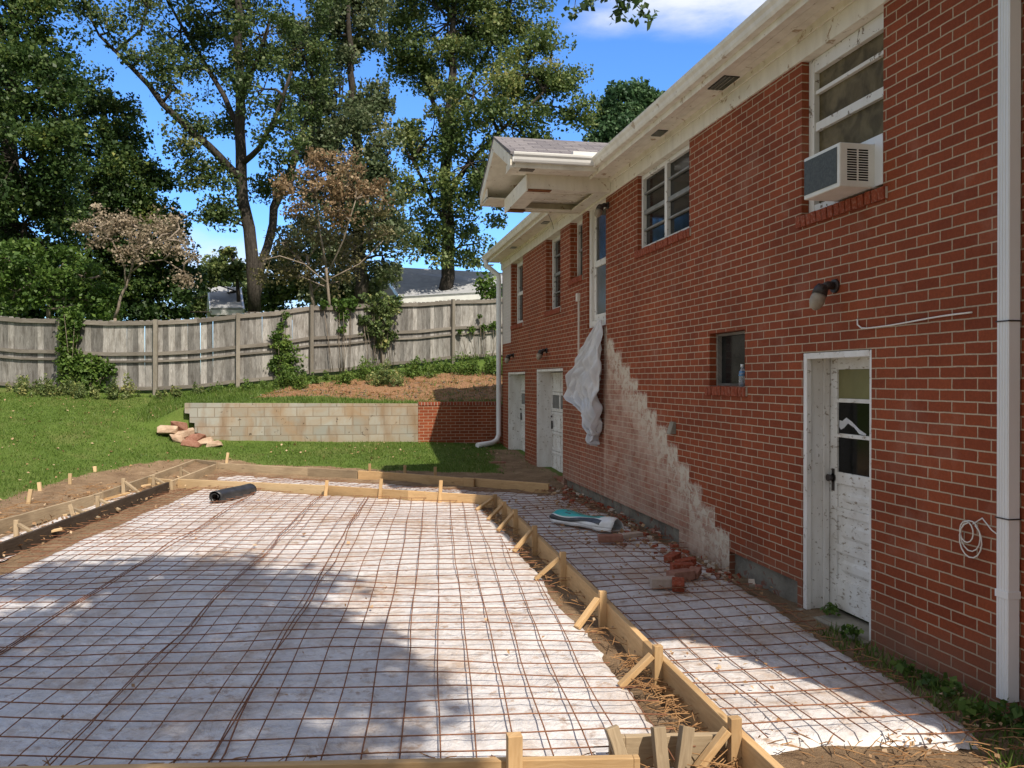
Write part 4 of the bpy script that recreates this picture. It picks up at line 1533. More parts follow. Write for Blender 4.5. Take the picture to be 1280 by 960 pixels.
# flattened teal and white bag
t = NT('bag_print')
uv = t.uv()
su_ = t.n('ShaderNodeSeparateXYZ')
t.link(uv, su_.inputs[0])
U, Vv = su_.outputs[0], su_.outputs[1]      # along, round the bag
wv = t.math('ADD', Vv, t.math('MULTIPLY', t.math('SINE', t.math('MULTIPLY', U, 7.0)), .05))
teal = t.math('MULTIPLY', t.math('GREATER_THAN', wv, .14), t.math('LESS_THAN', wv, .42))
teal = t.math('MULTIPLY', teal, t.math('LESS_THAN', U, .78))
c = t.mix(teal, (.70, .70, .68), (.03, .36, .34))
dark = t.math('MULTIPLY', t.math('GREATER_THAN', wv, .02), t.math('LESS_THAN', wv, .12))
c = t.mix(t.math('MULTIPLY', dark, t.math('LESS_THAN', U, .84)), c, (.035, .035, .035))
b1 = t.noise(t.scale(uv, (7, 16, 1)), 1.6, 2, .5, dist=.4)
blk = t.math('MULTIPLY', t.math('GREATER_THAN', b1, .56), t.math('MULTIPLY', t.math('GREATER_THAN', wv, .2), t.math('LESS_THAN', wv, .36)))
blk = t.math('MULTIPLY', blk, t.math('MULTIPLY', t.math('GREATER_THAN', U, .22), t.math('LESS_THAN', U, .80)))
c = t.mix(blk, c, (.06, .065, .07))
c = t.mix(t.ramp(t.noise(t.obj(), 9, 5), (.5, 0.0), (.8, .35)), c, (.40, .34, .27))
M['bag_print'] = t.finish(c, .35, t.bump(t.noise(t.obj(), 16, 4, dist=.8), .5, .015), .5)
a, b = G(694, 646, .09), G(772, 660, .085)
d = (b - a).normalized()
sd_ = d.cross(up).normalized()
n, m = 30, 30
P = np.zeros((n, m + 1, 3))
us = []
for i in range(n):
    q = i / (n - 1)
    for k in range(m + 1):
        th = math.tau * k / m
        w_ = .135 * (1 - .25 * max(0, q - .85) / .15 + .07 * math.sin(q * 9)) * (.75 + .25 * min(1, q / .06))
        h_ = .095 * (1 + .12 * math.sin(q * 7 + 1)) * (.55 + .45 * min(1, q / .08))
        cr = 1 + .05 * math.sin(3 * th + q * 11) + .04 * math.sin(7 * th - q * 17)
        v_ = a.lerp(b, q) + sd_ * math.cos(th) * w_ * cr + up * math.sin(th) * h_ * cr
        v_ += d * .02 * math.sin(th * 2) * (q > .97)
        P[i, k] = (v_.x, v_.y, max(.045, v_.z))
        us.append((q, k / m))
mb = MB()
mb.grid(P)
mb.u = us
bag = mb.build('empty_bag', 'bag_print', origin=tuple(a.lerp(b, .5) - Vector((0, 0, .07))))
so = bag.modifiers.new('t', 'SOLIDIFY')
so.thickness = .004
tag(bag, 'crumpled teal and white plastic bag lying open ended on the wire by the house', 'bag')


def loose_brick(px, py, rot, mat, label, size=(.2, .095, .06), tilt=0.0, z=.075, name='brick'):
    p = G(px, py, z)
    mb = MB()
    e = Vector((math.cos(rot) * math.cos(tilt), math.sin(rot) * math.cos(tilt), math.sin(tilt)))
    mb.obox(p - e * size[0] / 2, p + e * size[0] / 2, size[1], size[2])
    o = mb.build(name, mat, origin=tuple(p - Vector((0, 0, size[2] / 2))), bevel=.006)
    tag(o, label, 'brick', 'loose bricks by the house wall')


loose_brick(763, 673, -.15, 'brick_brown', 'brown brick lying just in front of the open end of the teal bag', (.26, .11, .075))
loose_brick(789, 669, .35, 'brick_tan', 'tan slab lying between the brown brick and the house footing', (.26, .1, .05))
loose_brick(829, 728, -.12, 'brick_tan', 'pale grey brick at the left end of the brick heap under the small window', (.22, .11, .08))
loose_brick(851, 719, .25, 'brick_brown', 'large dark red brick in the heap, right of the pale grey one', (.22, .12, .08))
loose_brick(853, 709, -.1, 'brick_solid', 'dark red brick behind the large one in the heap', (.2, .1, .07))
loose_brick(848, 731, 1.2, 'brick_solid', 'half brick leaning in front of the heap', (.12, .1, .07), .35)
loose_brick(868, 716, .9, 'brick_brown', 'broken brick at the right end of the heap', (.14, .1, .06), .2)
loose_brick(841, 697, .6, 'brick_solid', 'broken red brick against the house footing above the heap', (.16, .1, .07), .15)
loose_brick(857, 703, .2, 'brick_solid', 'red brick half hidden by plastic near the house footing', (.18, .1, .06), .1)
loose_brick(622, 579, .1, 'brick_brown', 'flat brown brick on the bare soil by the far door', (.3, .14, .06), z=.15)

# rubble and brick crumbs along the footing (uncountable)
mb = MB()
for k in range(200):
    y = random.uniform(6.3, 13.0)
    x = W - .02 - abs(random.gauss(0, .20)) - (.10 if y < 8.5 else 0)
    s = random.uniform(.008, .035) * (1.6 if random.random() < .1 else 1)
    z = .045 + s * .3
    q = Vector((random.gauss(0, 1), random.gauss(0, 1), random.gauss(0, .4))).normalized()
    mb.cur = random.choice((0, 0, 1, 2))
    p = Vector((x, y, z))
    mb.obox(p - q * s, p + q * s, s * random.uniform(.8, 1.6), s * random.uniform(.5, 1.0))
o = mb.build('brick_rubble', ['brick_solid', 'brick_brown', 'mortar'])
tag(o, 'red brick crumbs and mortar bits strewn along the foot of the house wall', 'rubble', kind='stuff')


def scatter_in(poly, n, zf):
    P = np.array([p[:2] for p in poly])
    lo, hi = P.min(0), P.max(0)
    out = np.zeros((0, 2))
    while len(out) < n:
        q = rng.uniform(lo, hi, size=(n * 2, 2))
        out = np.vstack([out, q[inside(poly, q[:, 0], q[:, 1])]])
    out = out[:n]
    return np.column_stack([out, zf(out[:, 0], out[:, 1])])


# dry leaves on the slab, the lawn and the trenches
pts = [scatter_in([MA, MBq, MC, MD], 110, lambda x, y: np.full(len(x), .05)),
       scatter_in([SA, SB_, SC_, SD], 420, lambda x, y: np.full(len(x), .05)),
       scatter_in([(2.7, 6.2), (3.42, 6.0), (3.42, 12.8), (2.9, 12.6)], 420, lambda x, y: np.full(len(x), .055)),
       scatter_in([(-4.6, 6), (-3.4, 6), (-2.5, 14), (-2.3, 16.6), (-3.6, 17)], 520, lambda x, y: np.full(len(x), .06)),
       scatter_in([(-14, 10), (-4.4, 10), (-3, 17), (3.2, 15.8), (3.2, 18.5), (-3, 18.5), (-6, 21), (-14, 21)], 1500, lambda x, y: ground_z(x, y) + .03),
       scatter_in([(1.72, 3.0), (1.78, 3.0), (1.98, 11), (1.75, 11)], 160, lambda x, y: np.full(len(x), .05)),
       scatter_in([(1.0, 2.9), (3.5, 2.9), (3.5, 4.2), (2.9, 3.9), (2.6, 3.5), (1.2, 3.4)], 350, lambda x, y: np.full(len(x), .02))]
pts = np.vstack(pts)
o = leaf_mesh('fallen_leaves', pts, np.where((pts[:, 0] > -3) & (pts[:, 1] < 8), .026, .045), 'dry_leaf', rng.uniform(0, 1, len(pts)), up_bias=1.4, kind='stuff')
tag(o, 'dry brown leaves scattered over the lawn and the wire', 'leaves')


def straw(polys, n, name, label, L=.13, z=.03):
    mb = MB()
    for poly, k in zip(polys, n):
        for p in scatter_in(poly, k, lambda x, y: np.full(len(x), z)):
            a_ = random.uniform(0, math.tau)
            l = L * random.uniform(.4, 1.5)
            d_ = Vector((math.cos(a_), math.sin(a_), random.gauss(.05, .18))) * l / 2
            c_ = Vector(p) + Vector((0, 0, random.uniform(0, .04)))
            mid = c_ + Vector((random.gauss(0, .05), random.gauss(0, .05), .04)) * l
            mb.tube([c_ - d_, mid, c_ + d_], [.0022, .003, .0018], 4, cap=False)
    o = mb.build(name, 'straw_stalk', origin=(0, 0, 0))
    tag(o, label, 'straw', kind='stuff')


noisy('straw_stalk', (.20, .10, .045), (.42, .25, .12), 9, .9, .1, 50, .002, .1, 'pos')
straw([[(1.58, 3.5), (1.72, 3.5), (1.90, 9), (1.72, 9)], [(1.55, 3.35), (1.72, 3.35), (1.76, 4.9), (1.62, 4.9)], [(1.74, 8.8), (1.9, 8.8), (2.0, 11.3), (1.8, 11.3)]], (120, 170, 40), 'straw_litter', 'tangled rusty straw in the gap beside the right-hand form board')
straw([[(-3.9, 7.0), (-3.45, 7.0), (-2.75, 14), (-3.1, 14)], [(-4.6, 8), (-4.2, 8), (-3.3, 15.6), (-3.9, 15.4), (-4.6, 11)]], (150, 260), 'straw_litter', 'splintered bits of wood and straw in the left trench', .22, .05)
straw([[(1.9, 2.9), (3.4, 2.9), (3.4, 3.9), (3.0, 3.6), (1.9, 3.7)], [(2.95, 4.2), (3.2, 4.2), (3.3, 6), (3.15, 6)], [(-3.2, 4.15), (1.5, 3.45), (1.5, 3.6), (-3.2, 4.4)]], (170, 60, 110), 'straw_litter', 'dry straw over the bare soil at the bottom right', .10, .01)

def mulch_bits():
    mb = MB()
    for p in scatter_in(MULCH, 900, lambda x, y: ground_z(x, y) + .015):
        a_ = random.uniform(0, math.tau)
        l = random.uniform(.04, .16)
        d_ = Vector((math.cos(a_), math.sin(a_), random.gauss(0, .15))) * l / 2
        c_ = Vector(p)
        mb.cur = random.choice((0, 0, 1))
        mb.obox(c_ - d_, c_ + d_, random.uniform(.01, .03), .012)
    o = mb.build('mulch_chips', ['straw_stalk', 'pale_bark'])
    tag(o, 'wood chips and dry stalks on the reddish mulch above the block wall', 'wood chips', kind='stuff')


mulch_bits()
# ------------------------------------------------------------------ grass
def blades(poly, n, hgt, wid, name, label, keep_out=(), lim=None):
    p = scatter_in(poly, n, lambda x, y: ground_z(x, y))
    k = np.ones(len(p), bool)
    for q in keep_out:
        k &= ~inside(q, p[:, 0] + rng.normal(size=len(p)) * .12, p[:, 1] + rng.normal(size=len(p)) * .12)
    p = p[k]
    n = len(p)
    patch = (np.sin(p[:, 0] * 1.3 + 1) * np.sin(p[:, 1] * 1.1) + np.sin(p[:, 0] * 3.7 + p[:, 1] * 2.1) * .5)
    h = hgt * rng.uniform(.5, 1.35, n) * (1 + .2 * patch)
    a = rng.uniform(0, math.tau, n)
    w = wid * rng.uniform(.7, 1.3, n)
    dx, dy = np.cos(a) * w / 2, np.sin(a) * w / 2
    lean = rng.normal(size=(n, 2)) * h[:, None] * .45
    V = np.zeros((n, 3, 3), np.float32)
    V[:, 0] = p + np.column_stack([dx, dy, -.01 * np.ones(n)])
    V[:, 1] = p - np.column_stack([dx, dy, .01 * np.ones(n)])
    V[:, 2] = p + np.column_stack([lean, h])
    me = bpy.data.meshes.new(name)
    me.vertices.add(n * 3)
    me.vertices.foreach_set('co', V.ravel())
    me.loops.add(n * 3)
    me.loops.foreach_set('vertex_index', np.arange(n * 3, dtype=np.int32))
    me.polygons.add(n)
    me.polygons.foreach_set('loop_start', np.arange(0, n * 3, 3, dtype=np.int32))
    me.polygons.foreach_set('loop_total', np.full(n, 3, dtype=np.int32))
    me.update(calc_edges=True)
    at = me.attributes.new('tone', 'FLOAT', 'FACE')
    at.data.foreach_set('value', np.clip(.42 + .16 * patch + rng.normal(size=n) * .2, 0, 1).astype(np.float32))
    me.materials.append(M['grass_blade'])
    o = bpy.data.objects.new(name, me)
    COL.objects.link(o)
    return tag(o, label, 'grass', kind='stuff')


LAWN = [(-14.5, 9), (-4, 9), (3.5, 13.5), (3.5, 18.56), (-3.2, 18.56), (-4.2, 18.9), (-3.4, 21), (-13.5, 22.2), (-14.5, 22)]
blades(LAWN, 200000, .038, .016, 'lawn_grass', 'short green lawn grass on the slope left of the slab', (SOIL,))
TERR = [(-4.4, 18.85), (3.5, 18.85), (3.5, 24), (-.8, 21.9), (-2.6, 21.2), (-4.4, 21.2)]
blades(MULCH, 1500, .09, .016, 'mulch_grass', 'thin tufts of grass coming up through the mulch')
blades(TERR, 26000, .075, .018, 'terrace_grass', 'longer grass along the top of the retaining wall', (MULCH,))
blades([(2.9, 3.2), (3.45, 3.2), (3.45, 5.4), (3.25, 5.4)], 700, .06, .012, 'wall_grass', 'thin grass sprouting along the foot of the house wall')

# ------------------------------------------------------------------ shrubs, weeds and vines
def leafy(name, label, cat, centres, n, size, mat, spread, group=None, stems=True, base=None, up_bias=.4, aspect=.72, tone=.45):
    """clumps: list of (point, radius)"""
    root = empty(name, base if base is not None else (centres[0][0].x, centres[0][0].y, float(ground_z(centres[0][0].x, centres[0][0].y))), label, cat, group)
    tot = sum(r ** 2 for _, r in centres)
    C, T_ = [], []
    mb = MB()
    b0 = ORG[root.name]
    for c_, r in centres:
        k = max(12, int(n * r * r / tot))
        dirs = rng.normal(size=(k, 3))
        dirs /= np.linalg.norm(dirs, axis=1)[:, None]
        rad = r * rng.uniform(.25, 1.0, k) ** .6 * (1 + .25 * np.sin(dirs[:, 0] * 5 + c_.x * 7) + .2 * np.sin(dirs[:, 2] * 7 + c_.y))
        C.append(np.array(c_) + dirs * rad[:, None] * np.array(spread))
        T_.append(np.clip(tone + rng.normal() * .12 + rng.normal(size=k) * .2, 0, 1))
        if stems:
            for _ in range(2):
                e = c_ + Vector((random.gauss(0, .4), random.gauss(0, .3), random.uniform(0, .6))) * r
                s0 = Vector((b0.x + (c_.x - b0.x) * .7 + random.gauss(0, .03), b0.y + (c_.y - b0.y) * .7, b0.z - .03))
                s0.z = min(s0.z, float(ground_z(s0.x, s0.y)) - .02) if cat != 'vine' else s0.z
                mb.tube([s0, s0.lerp(e, .5) + Vector((random.gauss(0, .04), 0, .03)), e], [.008, .006, .003], 5)
    leaf_mesh('foliage', np.vstack(C), size, mat, np.concatenate(T_), parent=root, up_bias=up_bias, aspect=aspect)
    if stems:
        mb.build('stem', 'pale_bark', root)
    return root


def on_fence(px, py):
    xs_ = [p[0] for p in FP]
    Z = np.interp(px, xs_, [p[2] for p in FP]) - .12
    return At(px, py, float(Z))


leafy('climbing_vine', 'bright green vine climbing over the fence top at the left of the photo', 'vine',
      [(on_fence(88, 395), .22), (on_fence(92, 405), .20), (on_fence(86, 420), .19), (on_fence(84, 435), .17), (on_fence(86, 450), .22), (on_fence(98, 458), .25), (on_fence(120, 458), .22), (on_fence(135, 462), .15),
       (on_fence(95, 475), .3), (on_fence(115, 480), .28)], 3600, .085, 'leaf_fresh', (1.35, .5, 1.2), 'vines on the fence', base=on_fence(90, 490))
leafy('climbing_vine', 'vine bush against the fence above the left end of the block wall', 'vine',
      [(on_fence(352, 430), .25), (on_fence(358, 445), .3), (on_fence(350, 458), .28), (on_fence(365, 470), .28), (on_fence(345, 420), .12), (on_fence(357, 395), .10), (on_fence(352, 408), .10)], 2400, .075, 'leaf_fresh', (1.25, .5, 1.15), 'vines on the fence', base=on_fence(355, 480))
leafy('climbing_vine', 'dark leafy vine hanging over the fence in front of the grey roof', 'vine',
      [(on_fence(470, 380), .3), (on_fence(485, 385), .3), (on_fence(478, 400), .33), (on_fence(465, 412), .25), (on_fence(485, 420), .22), (on_fence(478, 430), .18), (on_fence(455, 400), .15), (on_fence(495, 375), .15)], 2900, .085, 'leaf_oak_bright', (1.25, .5, 1.15), 'vines on the fence', base=on_fence(475, 465))
leafy('climbing_vine', 'thin vine trailing over the fence top beside the rusty dogwood', 'vine',
      [(on_fence(425, 382), .2), (on_fence(440, 380), .2), (on_fence(430, 395), .16), (on_fence(428, 412), .12), (on_fence(405, 380), .12)], 800, .08, 'leaf_fresh', (1, .5, 1), 'vines on the fence', base=on_fence(430, 465))
leafy('climbing_vine', 'sparse vine creeping along the middle rail near the house', 'vine',
      [(on_fence(590, 412), .12), (on_fence(605, 410), .14), (on_fence(618, 407), .16), (on_fence(575, 415), .08), (on_fence(600, 395), .08)], 420, .075, 'leaf_fresh', (1, .5, 1), 'vines on the fence', base=on_fence(606, 447))


def weed(px, py, Z, hpx, wpx, label, mat='leaf_fresh', n=700, size=.075):
    c0 = At(px, py, Z)
    gz = float(ground_z(c0.x, c0.y))
    h, w = hpx * Z / F * 1.15, wpx * Z / F * 1.2
    cl = []
    for k in range(16):
        q = random.uniform(-1, 1)
        x_, y_ = c0.x + q * w * .5, c0.y + random.uniform(-.25, .2)
        hh = h * random.uniform(.25, 1.0) * (1 - .45 * q * q)
        cl.append((Vector((x_, y_, float(ground_z(x_, y_)) + hh * .45)), hh * .55 + .03))
    leafy('weed_clump', label, 'weeds', cl, int(n * 1.5), size * .95, mat, (.55, .55, 1.0), 'weeds along the fence', stems=False, up_bias=-.1, aspect=.38, tone=.62)


weed(20, 488, 19.6, 18, 70, 'low weeds at the foot of the fence at the left photo edge', 'leaf_oak_bright', 900, .07)
weed(140, 493, 19.4, 24, 70, 'ivy like weeds at the foot of the fence right of the tall vine', 'leaf_oak_bright', 1400, .07)
weed(62, 494, 19.3, 22, 60, 'weeds at the foot of the fence under the tall vine', 'leaf_oak_bright', 1200, .07)
weed(230, 493, 19.7, 12, 70, 'low strip of weeds at the fence foot between the left fence posts', 'leaf_oak_bright', 800, .06)
weed(300, 486, 20.0, 12, 60, 'low weeds at the fence foot above the stone pile', 'leaf_fresh', 700, .06)
weed(362, 487, 20.2, 24, 34, 'round green bush on the mulch below the vine bush', 'leaf_fresh', 1100)
weed(418, 474, 21.1, 14, 50, 'spread of grassy weeds by the fence post above the block wall', 'leaf_fresh', 800)
weed(482, 478, 21.2, 26, 36, 'dark round weed bush on the mulch in the middle of the terrace', 'leaf_oak_bright', 1200)
weed(458, 474, 21.8, 22, 30, 'pale green weeds left of the dark round bush', 'leaf_fresh', 800)
weed(515, 468, 22.4, 22, 40, 'bright weeds right of the dark round bush', 'leaf_fresh', 1000)
weed(545, 466, 23.0, 18, 34, 'low bright weeds against the fence below its tall post', 'leaf_fresh', 800)
weed(578, 468, 23.0, 26, 34, 'tall bright weeds right of the fence post', 'leaf_fresh', 1000)
weed(612, 466, 23.0, 24, 34, 'bright weeds by the corner of the house', 'leaf_fresh', 1000)
for px, py, z_, lb in ((1065, 795, .0, 'small green plant growing by the door step'), (1040, 768, .0, 'tiny weed at the corner of the door step')):
    c_ = G(px, py, 0)
    leafy('weed', lb, 'weeds', [(c_ + V3(0, 0, .03), .06), (c_ + V3(.04, .06, .03), .05)], 90, .035, 'leaf_fresh', (1, 1, .6), 'weeds along the house', stems=False)
c_ = G(1255, 905, 0)
leafy('weed', 'grassy weed at the bottom right under the near downspout', 'weeds', [(c_ + V3(0, 0, .05), .08), (c_ + V3(-.1, .1, .04), .07), (c_ + V3(.05, -.1, .05), .08)], 140, .05, 'leaf_fresh', (1, 1, .8), 'weeds along the house', stems=False)
c_ = G(1190, 868, 0)
leafy('weed', 'low weeds along the wall foot left of the near downspout', 'weeds', [(G(1130, 835, .02), .06), (G(1165, 852, .02), .07), (c_ + V3(0, 0, .03), .07)], 150, .04, 'leaf_fresh', (1, 1.4, .7), 'weeds along the house', stems=False)

# ------------------------------------------------------------------ trees
def tree(name, label, Z, trunk, limbs, lobes, per=90, size=.17, clump=.55, mat='leaf_oak', bark='bark', dens=1.0, depth=.8, group=None, twig=.03, up_bias=.5, squash=.65, tone0=.42, cat='tree', world=False, mult=1.0):
    """trunk/limbs: photo-surveyed polylines [(px, py, radius_m, dZ)], lobes [(px, py, rpx, dZ)]"""
    def at(px, py, dz=0.0):
        return Vector((px, py, dz)) if world else At(px, py, Z + dz)
    base = at(trunk[0][0], trunk[0][1], trunk[0][3] if len(trunk[0]) > 3 else 0)
    gz = float(ground_z(base.x, base.y))
    base.z = gz
    root = empty(name, base, label, cat, group)
    mb = MB()
    nodes = []

    def limb(pl, n=9):
        P = [at(p[0], p[1], p[3] if len(p) > 3 else 0) for p in pl]
        r = [p[2] for p in pl]
        # smooth resample with a little waviness
        out, rr = [], []
        for i in range(len(P) - 1):
            k = max(2, int((P[i + 1] - P[i]).length / .7))
            for q in range(k):
                f_ = q / k
                out.append(P[i].lerp(P[i + 1], f_) + Vector((random.gauss(0, 1), random.gauss(0, 1), 0)) * min(.06, r[i] * .25))
                rr.append(r[i] + (r[i + 1] - r[i]) * f_)
        out.append(P[-1])
        rr.append(r[-1])
        mb.tube(out, rr, n)
        for p, q in zip(out, rr):
            nodes.append((p, q))
    tr = [list(p) for p in trunk]
    limb(tr)
    P0 = at(*[tr[0][0], tr[0][1]], tr[0][3] if len(tr[0]) > 3 else 0)
    if P0.z > gz:
        mb.tube([Vector((P0.x, P0.y, gz - .2)), Vector((P0.x, P0.y, gz + .25)), P0], [tr[0][2] * 1.35, tr[0][2] * 1.08, tr[0][2]], 10)
    for l in limbs:
        limb(l, 7)
    C, T_ = [], []
    NP = np.array([tuple(p) for p, _ in nodes])
    for lb in lobes:
        px, py, rp = lb[:3]
        dz = lb[3] if len(lb) > 3 else 0
        c_ = at(px, py, dz)
        r = rp if world else rp * (Z + dz) / F
        # lobe limb
        vv = NP - np.array(c_)
        dist = np.linalg.norm(vv, axis=1) + np.maximum(0, NP[:, 2] - c_.z) * 1.2
        s0 = Vector(NP[int(dist.argmin())])
        mid = s0.lerp(c_, .5) + Vector((random.gauss(0, .15), random.gauss(0, .15), .12 * r))
        r0 = min(.045 * r + .02, .12)
        lp = [s0, mid, c_]
        mb.tube(lp, [r0, r0 * .75, r0 * .45], 5)
        hub = [s0.lerp(mid, .6), mid, mid.lerp(c_, .5), c_]
        k = max(5, int(dens * 3.0 * (r / clump) ** 2))
        for _ in range(k):
            d_ = Vector((random.gauss(0, 1), random.gauss(0, 1) * depth, random.gauss(0, 1)))
            d_.normalize()
            cc = c_ + Vector((d_.x * r, d_.y * r * depth, d_.z * r)) * random.uniform(.15, 1.0) ** .5
            h_ = min(hub, key=lambda q: (q - cc).length)
            m_ = h_.lerp(cc, .55) + Vector((random.gauss(0, .1), random.gauss(0, .1), random.gauss(.03, .1))) * r * .5
            mb.tube([h_, m_, cc], [twig, twig * .6, twig * .25], 4, cap=False)
            nl = int(per * mult * random.uniform(.6, 1.4))
            g_ = rng.normal(size=(nl, 3)).clip(-1.55, 1.55) * clump * np.array([.55, .55, .55 * squash]) * random.uniform(.7, 1.2)
            C.append(np.array(cc) + g_)
            T_.append(tone0 + random.gauss(0, .17) + rng.normal(size=nl) * .17)
    mb.build('trunk', bark, root)
    leaf_mesh('crown', np.vstack(C), size, mat, np.concatenate(T_), parent=root, up_bias=up_bias)
    return root


gT = 'trees behind the fence'
tree('oak_tree', 'tall oak with a bare forked trunk and lacy crown left of the middle', 31,
     [(317, 390, .25), (314, 320, .235), (307, 250, .22), (303, 190, .20), (300, 110, .17), (298, 20, .13), (296, -60, .07)],
     [[(304, 228, .17), (275, 196, .15, -.5), (243, 168, .13, -1), (205, 130, .11, -1.2), (165, 85, .08, -1.2), (125, 45, .05, -1)],
      [(318, 372, .18), (328, 335, .17, .6), (340, 280, .16, 1), (352, 240, .17, 1.4), (375, 180, .12, 1.6), (395, 110, .08, 1.8)],
      [(301, 165, .13), (280, 120, .10, .8), (250, 70, .08, 1.2), (215, 10, .05, 1.4)],
      [(303, 205, .12), (325, 185, .10, -.8), (345, 150, .08, -1.2), (365, 90, .05, -1.4)],
      [(301, 130, .10), (320, 80, .08, -1), (340, 20, .05, -1)], [(290, 210, .07), (262, 210, .05, -.6), (240, 212, .03, -.8)]],
     [(106, 8, 18, -1), (135, 36, 24, -1.2), (185, 10, 30, -1), (196, 66, 32, -1.2), (222, 112, 30, -1), (226, 40, 40, 1), (280, 15, 46, .5), (258, 88, 34, 1),
      (232, 182, 22, -1.2), (326, 45, 44, -1), (330, 112, 36, -1), (352, 160, 34, -1.2), (376, 62, 40, 1.5), (250, 150, 20, -.8), (240, 214, 20, -.9), (272, 222, 20, -.4), (275, 262, 16, -.4),
      (350, 205, 24, 1), (380, 120, 36, 1.6), (290, -40, 60, 0), (200, -40, 55, .5), (390, -20, 55, 1.5), (290, 160, 18, .8), (262, 268, 14, -.5), (330, 238, 14, .8), (300, 75, 26, 1)],
     mult=2.8, per=64, size=.118, clump=.55, mat='leaf_oak', dens=.92, depth=.8, group=gT, tone0=.36)
tree('oak_tree', 'very tall full crowned oak behind the grey roof, nearest to the house', 38,
     [(557, 375, .33), (560, 318, .30), (558, 240, .27), (562, 150, .22), (566, 50, .15), (570, -40, .08)],
     [[(558, 250, .15), (585, 205, .12, -1), (625, 165, .09, -1.5), (680, 115, .05, -1.5)], [(561, 170, .13), (535, 110, .10, 1), (515, 50, .06, 1.5)], [(562, 140, .13), (595, 90, .10, 1), (630, 30, .06, 1)], [(559, 280, .10), (535, 240, .08, -1.5), (515, 200, .05, -2)]],
     [(560, 30, 62), (515, 95, 42, 1), (612, 55, 52, 1), (658, 85, 44, -1), (592, 120, 48, -2), (692, 118, 36, -1), (722, 140, 22, -1), (640, 160, 42, -1.5), (540, 170, 42, -1.5), (588, 205, 44, -2), (522, 235, 34, -2), (560, 270, 40, -1), (612, 250, 34, 0),
      (536, 318, 26, -1), (592, 305, 28, 0), (497, 15, 40, 1), (640, -10, 56, 1), (486, 62, 20, .5), (668, 196, 26, 0), (508, 290, 22, -1.5), (570, -50, 70), (690, 60, 26, 0), (712, 102, 22, -1), (625, 215, 22, -1), (505, 180, 24, -1)],
     mult=3.9, per=62, size=.138, clump=.68, mat='leaf_oak_bright', dens=1.0, depth=.75, group=gT, twig=.035, tone0=.44)
tree('oak_tree', 'dense dark oak behind the rusty dogwood, between the two tall oaks', 35,
     [(452, 380, .30), (450, 300, .26), (446, 200, .22), (440, 90, .14), (436, 0, .08)],
     [[(450, 270, .12), (420, 220, .09, -1), (395, 190, .05, -1.5)], [(448, 240, .12), (475, 205, .09, -1), (488, 190, .05, -1)]],
     [(425, 120, 52), (446, 190, 52, -1), (402, 215, 44, -1), (430, 285, 48, 0), (468, 270, 38, -1), (405, 55, 50, 1), (448, 25, 50, 1), (470, 120, 26, 0), (480, 225, 26, -1), (390, 150, 36, 0), (478, 320, 30, 0), (380, 300, 34, 1), (410, 345, 34, 1), (450, 345, 34, 1), (430, -40, 55, 1)],
     mult=4.0, per=72, size=.142, clump=.68, mat='leaf_grey', dens=1.15, depth=.7, group=gT, tone0=.36)
tree('maple_tree', 'huge dark maple filling the left edge of the photo', 28,
     [(10, 400, .34), (10, 300, .30), (14, 150, .24), (18, 20, .15), (20, -100, .08)],
     [[(12, 260, .14), (45, 210, .11, -1.5), (75, 160, .06, -2)], [(12, 220, .14), (-30, 170, .10, -1.5), (-60, 130, .06, -2)]],
     [(25, 20, 70), (48, 25, 30, -1), (22, 110, 62, -1.5), (62, 112, 26, -2), (20, 200, 74, -2), (72, 185, 36, -2), (-40, 80, 70), (-60, 190, 80, 0), (30, 280, 70, -1.5), (-40, 300, 80, 0), (20, -70, 80), (80, 255, 40, -1.5), (58, 75, 26, -1.5), (20, 345, 50, -1)],
     mult=3.9, per=70, size=.12, clump=.62, mat='leaf_dark', dens=1.15, depth=.7, group=gT, tone0=.40)
tree('maple_tree', 'dark round topped maple between the huge maple and the forked oak', 33,
     [(140, 400, .30), (140, 320, .27), (136, 220, .20), (130, 130, .10)],
     [[(139, 290, .12), (170, 250, .09, -1), (195, 220, .05, -1.5)], [(138, 270, .12), (105, 220, .09, -1), (90, 180, .05, -1.5)]],
     [(118, 115, 24), (132, 140, 34, -1), (105, 180, 40, -1), (155, 185, 34, -1.5), (182, 205, 28, -1.5), (195, 245, 30, -1.5), (140, 235, 50, -2), (95, 255, 44, -2), (178, 285, 44, -1.5), (205, 280, 22, -1.5), (125, 310, 55, -1.5), (190, 330, 44, -1), (215, 345, 34, -.5), (150, 355, 48, -1), (100, 350, 48, -1), (235, 352, 20, 0)],
     mult=3.8, per=72, size=.13, clump=.64, mat='leaf_dark', dens=1.2, depth=.7, group=gT, tone0=.44)
